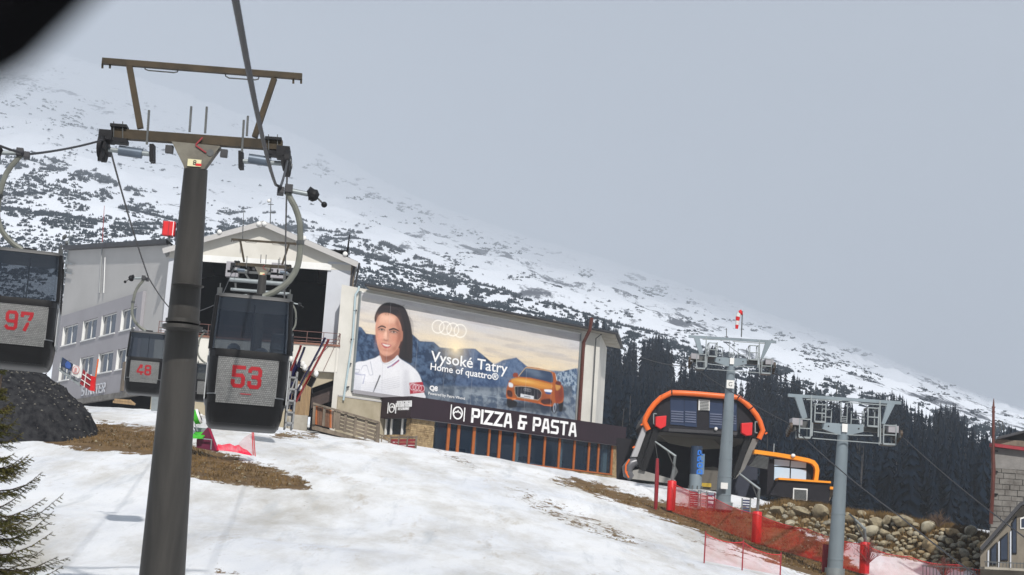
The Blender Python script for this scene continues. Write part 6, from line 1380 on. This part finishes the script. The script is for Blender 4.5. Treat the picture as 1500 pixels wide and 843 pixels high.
# ================================================================== heap, banners
hc=P(20,590,100); hp_=[]; nx_,ny_=90,60; HX,HY_=np.meshgrid(np.linspace(-9.5,9.5,nx_),np.linspace(-5,9,ny_))
lx=-33.2; X_=lx+HX; Y_=hc.y+HY_
rr_=np.sqrt((HX/9.45)**2+(HY_/np.where(HY_<0,5,9))**2)
prf=np.clip(1-rr_**3.6,0,1)**.6*(4.7-.24*np.clip(HX-1,0,9))
Zh=gzn(X_,Y_)-.25+prf+(vnoise(X_*.6,Y_*.6,81,5,.6)-.5)*1.5*np.clip(prf,0,1)+(vnoise(X_*3,Y_*3,82,2)-.5)*.35*np.clip(prf,0,1)
idx=np.arange(nx_*ny_).reshape(ny_,nx_); fq=np.stack([idx[:-1,:-1],idx[:-1,1:],idx[1:,1:],idx[1:,:-1]],-1).reshape(-1,4)
gm=mat('dark_gravel',(.036,.036,.038),.95,0,.5,2.2,(.010,.010,.012),bump=1,bscale=9,spec=0)
tag(npmesh('gravel_heap',np.c_[X_.ravel(),Y_.ravel(),Zh.ravel()],fq,gm,'stuff',True),'dark heap of gravel behind the spruce at the left edge','heap')
pts=[]; fac=[]; m=MB()
for _ in range(1500):
    i,j=random.randrange(ny_),random.randrange(nx_)
    if prf[i,j]<.25: continue
    c=V((X_[i,j],Y_[i,j],Zh[i,j])); r_=random.uniform(.03,.1); m.add([c+V((-r_,0,0)),c+V((r_,0,0)),c+V((0,-r_,0)),c+V((0,r_,0)),c+V((0,0,r_))],[(0,2,4),(2,1,4),(1,3,4),(3,0,4)])
m.build('loose_stones',mat('grey_stone_chips',(.15,.14,.12),.9,0,.6,9),None,kind='stuff',label='loose lighter stones scattered over the dark gravel heap')
BD=112.0
def BP(a,b,dy=0): p=P(70+a/7.026,500+b/7.026,BD); return V((p.x,p.y+dy,p.z))
bf=thing('banner_fence','row of red banners on a net fence behind the dark heap','banner',BP(400,520))
MB().prism([BP(365,290),BP(392,318),BP(375,470),BP(330,440)],(0,.05,0)).build('red_banner',redd,bf); MB().prism([BP(398,325),BP(455,362),BP(435,510),BP(378,472)],(0,.05,0)).build('red_banner',redd,bf)
MB().prism([BP(460,362,-.3),BP(500,372,-.3),BP(488,520,-.3),BP(440,510,-.3)],(0,.3,0)).build('red_pad',red,bf)
for a,b,c,d in((360,340,460,412),(345,395,450,465),(398,318,375,475)): MB().bar(BP(a,b,-.05),BP(c,d,-.05),.05).build('white_tape',white,bf)
wb=thing('white_notice','white square notice with a round red emblem left of the red banners','sign',BP(290,380)); MB().prism([BP(262,235),BP(338,272),BP(322,382),BP(243,345)],(0,.06,0)).build('board',white,wb)
cc=BP(291,296,-.03); MB().tube([cc+V((.22*cos(a),0,.26*sin(a))) for a in np.linspace(0,2*pi,17)[:-1]],.025,4,False,True).build('emblem_ring',mat('faded_red',(.6,.25,.25),.6,0,.1,3),wb)
wd2,_=word('8',cc+V((-.07,-.02,-.13)),X3,Z3,-Y3,.24,.16,.2,.3,.01); wd2.build('emblem_mark',MAT['faded_red'],wb)
vb=thing('blue_banner','dark blue banner with a car motif left of the white notice','banner',BP(190,290)); MB().prism([BP(150,165),BP(262,238),BP(240,310),BP(132,255)],(0,.06,0)).build('sheet',mat('navy_banner',(.03,.05,.11),.5,0,.5,4),vb)
MB().prism([BP(178,235,-.02),BP(200,205,-.02),BP(232,225,-.02),BP(240,262,-.02),BP(222,285,-.02),BP(185,272,-.02)],(0,.02,0)).build('motif',mat('banner_blue',(.05,.12,.4),.5,0,.3,4),vb)
gp=thing('grey_barrier','low pale grey barrier rails under the banners behind the dark heap','barrier',BP(180,350))
for a,b,c,d in((95,262,330,440),(95,285,330,460),(130,160,128,300),(215,310,200,380),(262,350,260,420)): MB().bar(BP(a,b,.3),BP(c,d,.3),.09).build('rail',galv,gp)
op_=thing('orange_stake','thin orange stake leaning against the pale wall behind the red banners','stake',BP(485,370)); MB().tube([BP(484,372,.2),BP(512,180,.2)],.05,6).build('stake',orange,op_)
# timber pallets and clutter below the office building
pl=thing('timber_stack','low stack of brown timber under the office wing','timber',P(177,592,124))
for k,(a,b,c,d) in enumerate(((168,586,192,588),(166,589,196,592),(190,587,198,593))): MB().bar(P(a,b,124),P(c,d,124),.3,.16).build('beam',wood,pl)
pc_=thing('grey_post','pale grey square post under the lower side of cabin 48','post',P(228,600,126)); MB().bar(P(228,578,126),P(227,602,126),.5).build('post',galv,pc_)
# ================================================================== foreground spruce
sp=thing('spruce_tree','near spruce reaching into the left edge, with drooping needle branches','tree',V((0,0,0)))
tx,ty=P(-22,700,22).x,P(-22,700,22).y; g0=gz(tx,ty); topz=P(2,548,22).z
sp.location=(tx,ty,g0); ORG[sp]=V((tx,ty,g0)); Hh=topz-g0
MB().tube([(tx,ty,g0-.3),(tx,ty,g0+Hh*.6),(tx+.06,ty,topz)],[.16,.08,.01],8).build('trunk',bark,sp,True)
nv=[];bb_=MB(); 
def needles(a,b,n,l):
    d=(b-a); L_=d.length; d=d.normalized(); s_=d.cross(UP).normalized(); u_=s_.cross(d)
    for i in range(n):
        t_=i/n; p=a.lerp(b,t_+random.uniform(0,1/n)); an_=random.uniform(0,6.28); o=(s_*cos(an_)+u_*sin(an_)); e_=p+(o*.75+d*.65)*l*random.uniform(.7,1.1)
        w_=d.cross(o).normalized()*.0032+d*.002
        nv.extend([p-w_,p+w_,e_])
zz=0
while zz<Hh*.99:
    z=topz-zz-.02+random.uniform(-.07,.07); rad=.08+zz*.42 if zz<2.6 else 1.15+ (zz-2.6)*.2; rad=min(rad,1.7); vis=z>-1.1
    for k in range(5 if vis else 4):
        a=random.uniform(0,2*pi); 
        if vis and k<2: a=random.uniform(-.9,.5)
        l=rad*random.uniform(.6,1.15); br1=random.uniform(-.5,-.15); br2=random.uniform(.35,.8); st_=V((tx,ty,z)); dr=V((cos(a),sin(a),0))
        p_=[st_+dr*l*u+UP*(br1*l*u+br2*l*u*u) for u in(0,.25,.5,.75,1)]
        bb_.tube(p_,[.014,.011,.008,.005,.002],4,False)
        if not vis:
            for i in range(4): needles(p_[i],p_[i+1],14,.12)
            continue
        for i in range(4): needles(p_[i],p_[i+1],int(12+60*l),.027)
        sd=dr.cross(UP)
        ns=int(6+14*l)
        for i in range(ns):
            u=.15+.85*i/ns; j=min(3,int(u*4)); q=p_[j].lerp(p_[j+1],u*4-j); sgn=1 if i%2 else -1; tl_=(.28*(1-u)+.07)*random.uniform(.7,1.15)*min(1,l+.3)
            e_=q+(dr*.75+sd*sgn*.8+UP*random.uniform(-.45,.05)).normalized()*tl_; bb_.tube([q,e_],[.004,.0015],3,False); needles(q,e_,int(10+190*tl_),.025)
            if tl_>.14: 
                q2=q.lerp(e_,.45)
                for s2 in(-1,1): e2=q2+(dr*.9+sd*s2*.6+UP*random.uniform(-.5,.0)).normalized()*tl_*.45; needles(q2,e2,int(110*tl_),.024)
    zz+=.15 if vis else .25
bb_.build('branches',bark,sp)
nv=np.array([[*q] for q in nv])-np.array([tx,ty,g0]); o=npmesh('needles',nv,np.arange(len(nv)).reshape(-1,3),needle,'stuff',parent=sp)
# ================================================================== haze
hz=bpy.data.materials.new('thin_mountain_haze'); hz.use_nodes=True; t_=hz.node_tree; t_.nodes.clear(); a=t_.nodes.new('ShaderNodeOutputMaterial'); b=t_.nodes.new('ShaderNodeVolumePrincipled')
b.inputs['Density'].default_value=.00023; b.inputs['Color'].default_value=(.85,.91,.99,1); b.inputs['Anisotropy'].default_value=.1; t_.links.new(b.outputs[0],a.inputs['Volume'])
zmax=float(MZ.max())+15; zmin=min(float(MZ.min()),float(GZ.min()))-1
MB().box(-15500,-150,zmin,16500,float(MY.max())+60,zmax).build('haze',hz,None,kind='stuff',label='thin grey haze fading the upper mountain into the cloud')

# ================================================================== black blurred corner, built as a rubber window frame
cam.dof.use_dof=True; cam.dof.focus_distance=130; cam.dof.aperture_fstop=7.5
WD=.36; c_a=P(140,-6,WD); c_b=P(-6,134,WD)
def wp(x,z): return V((x,c_a.y,z))
xa,za2=c_b.x,c_b.z; xb,zb2=c_a.x,c_a.z
inn=[(xa-.035,za2-.05),(xa-.035,za2-.75),(xa+.02,za2-.8),(xa+.75,za2-.8),(xa+.8,za2-.75),(xa+.8,zb2-.0),(xa+.75,zb2+.035),(xb+.06,zb2+.035),(xb+.022,zb2+.022),(xb,zb2-.001),(xb-.0065,zb2-.009),(xa+.0075,za2+.0055),(xa,za2),(xa-.022,za2-.02)]
cx_,cz_=xa+.38,za2-.4; m=MB(); n=len(inn)
outp=[(cx_+(x-cx_)*1.28,cz_+(z-cz_)*1.28) for x,z in inn]
for (x,z),(X_,Z_) in zip(inn,outp): m.v+=[wp(x,z),wp(X_,Z_),wp(x,z)+V((0,-.03,0)),wp(X_,Z_)+V((0,-.03,0))]
for i in range(n): a=4*i; b=4*((i+1)%n); m.f+=[(a,a+1,b+1,b),(a+2,b+2,b+3,a+3),(a,b,b+2,a+2),(a+1,a+3,b+3,b+1)]
m.build('corner_frame',mat('matt_black_rubber',(.004,.004,.005),.95,0,.2,20,spec=.05),None,label='out of focus black rubber window frame of the photographer\'s own cabin, top left corner',cat='window frame')
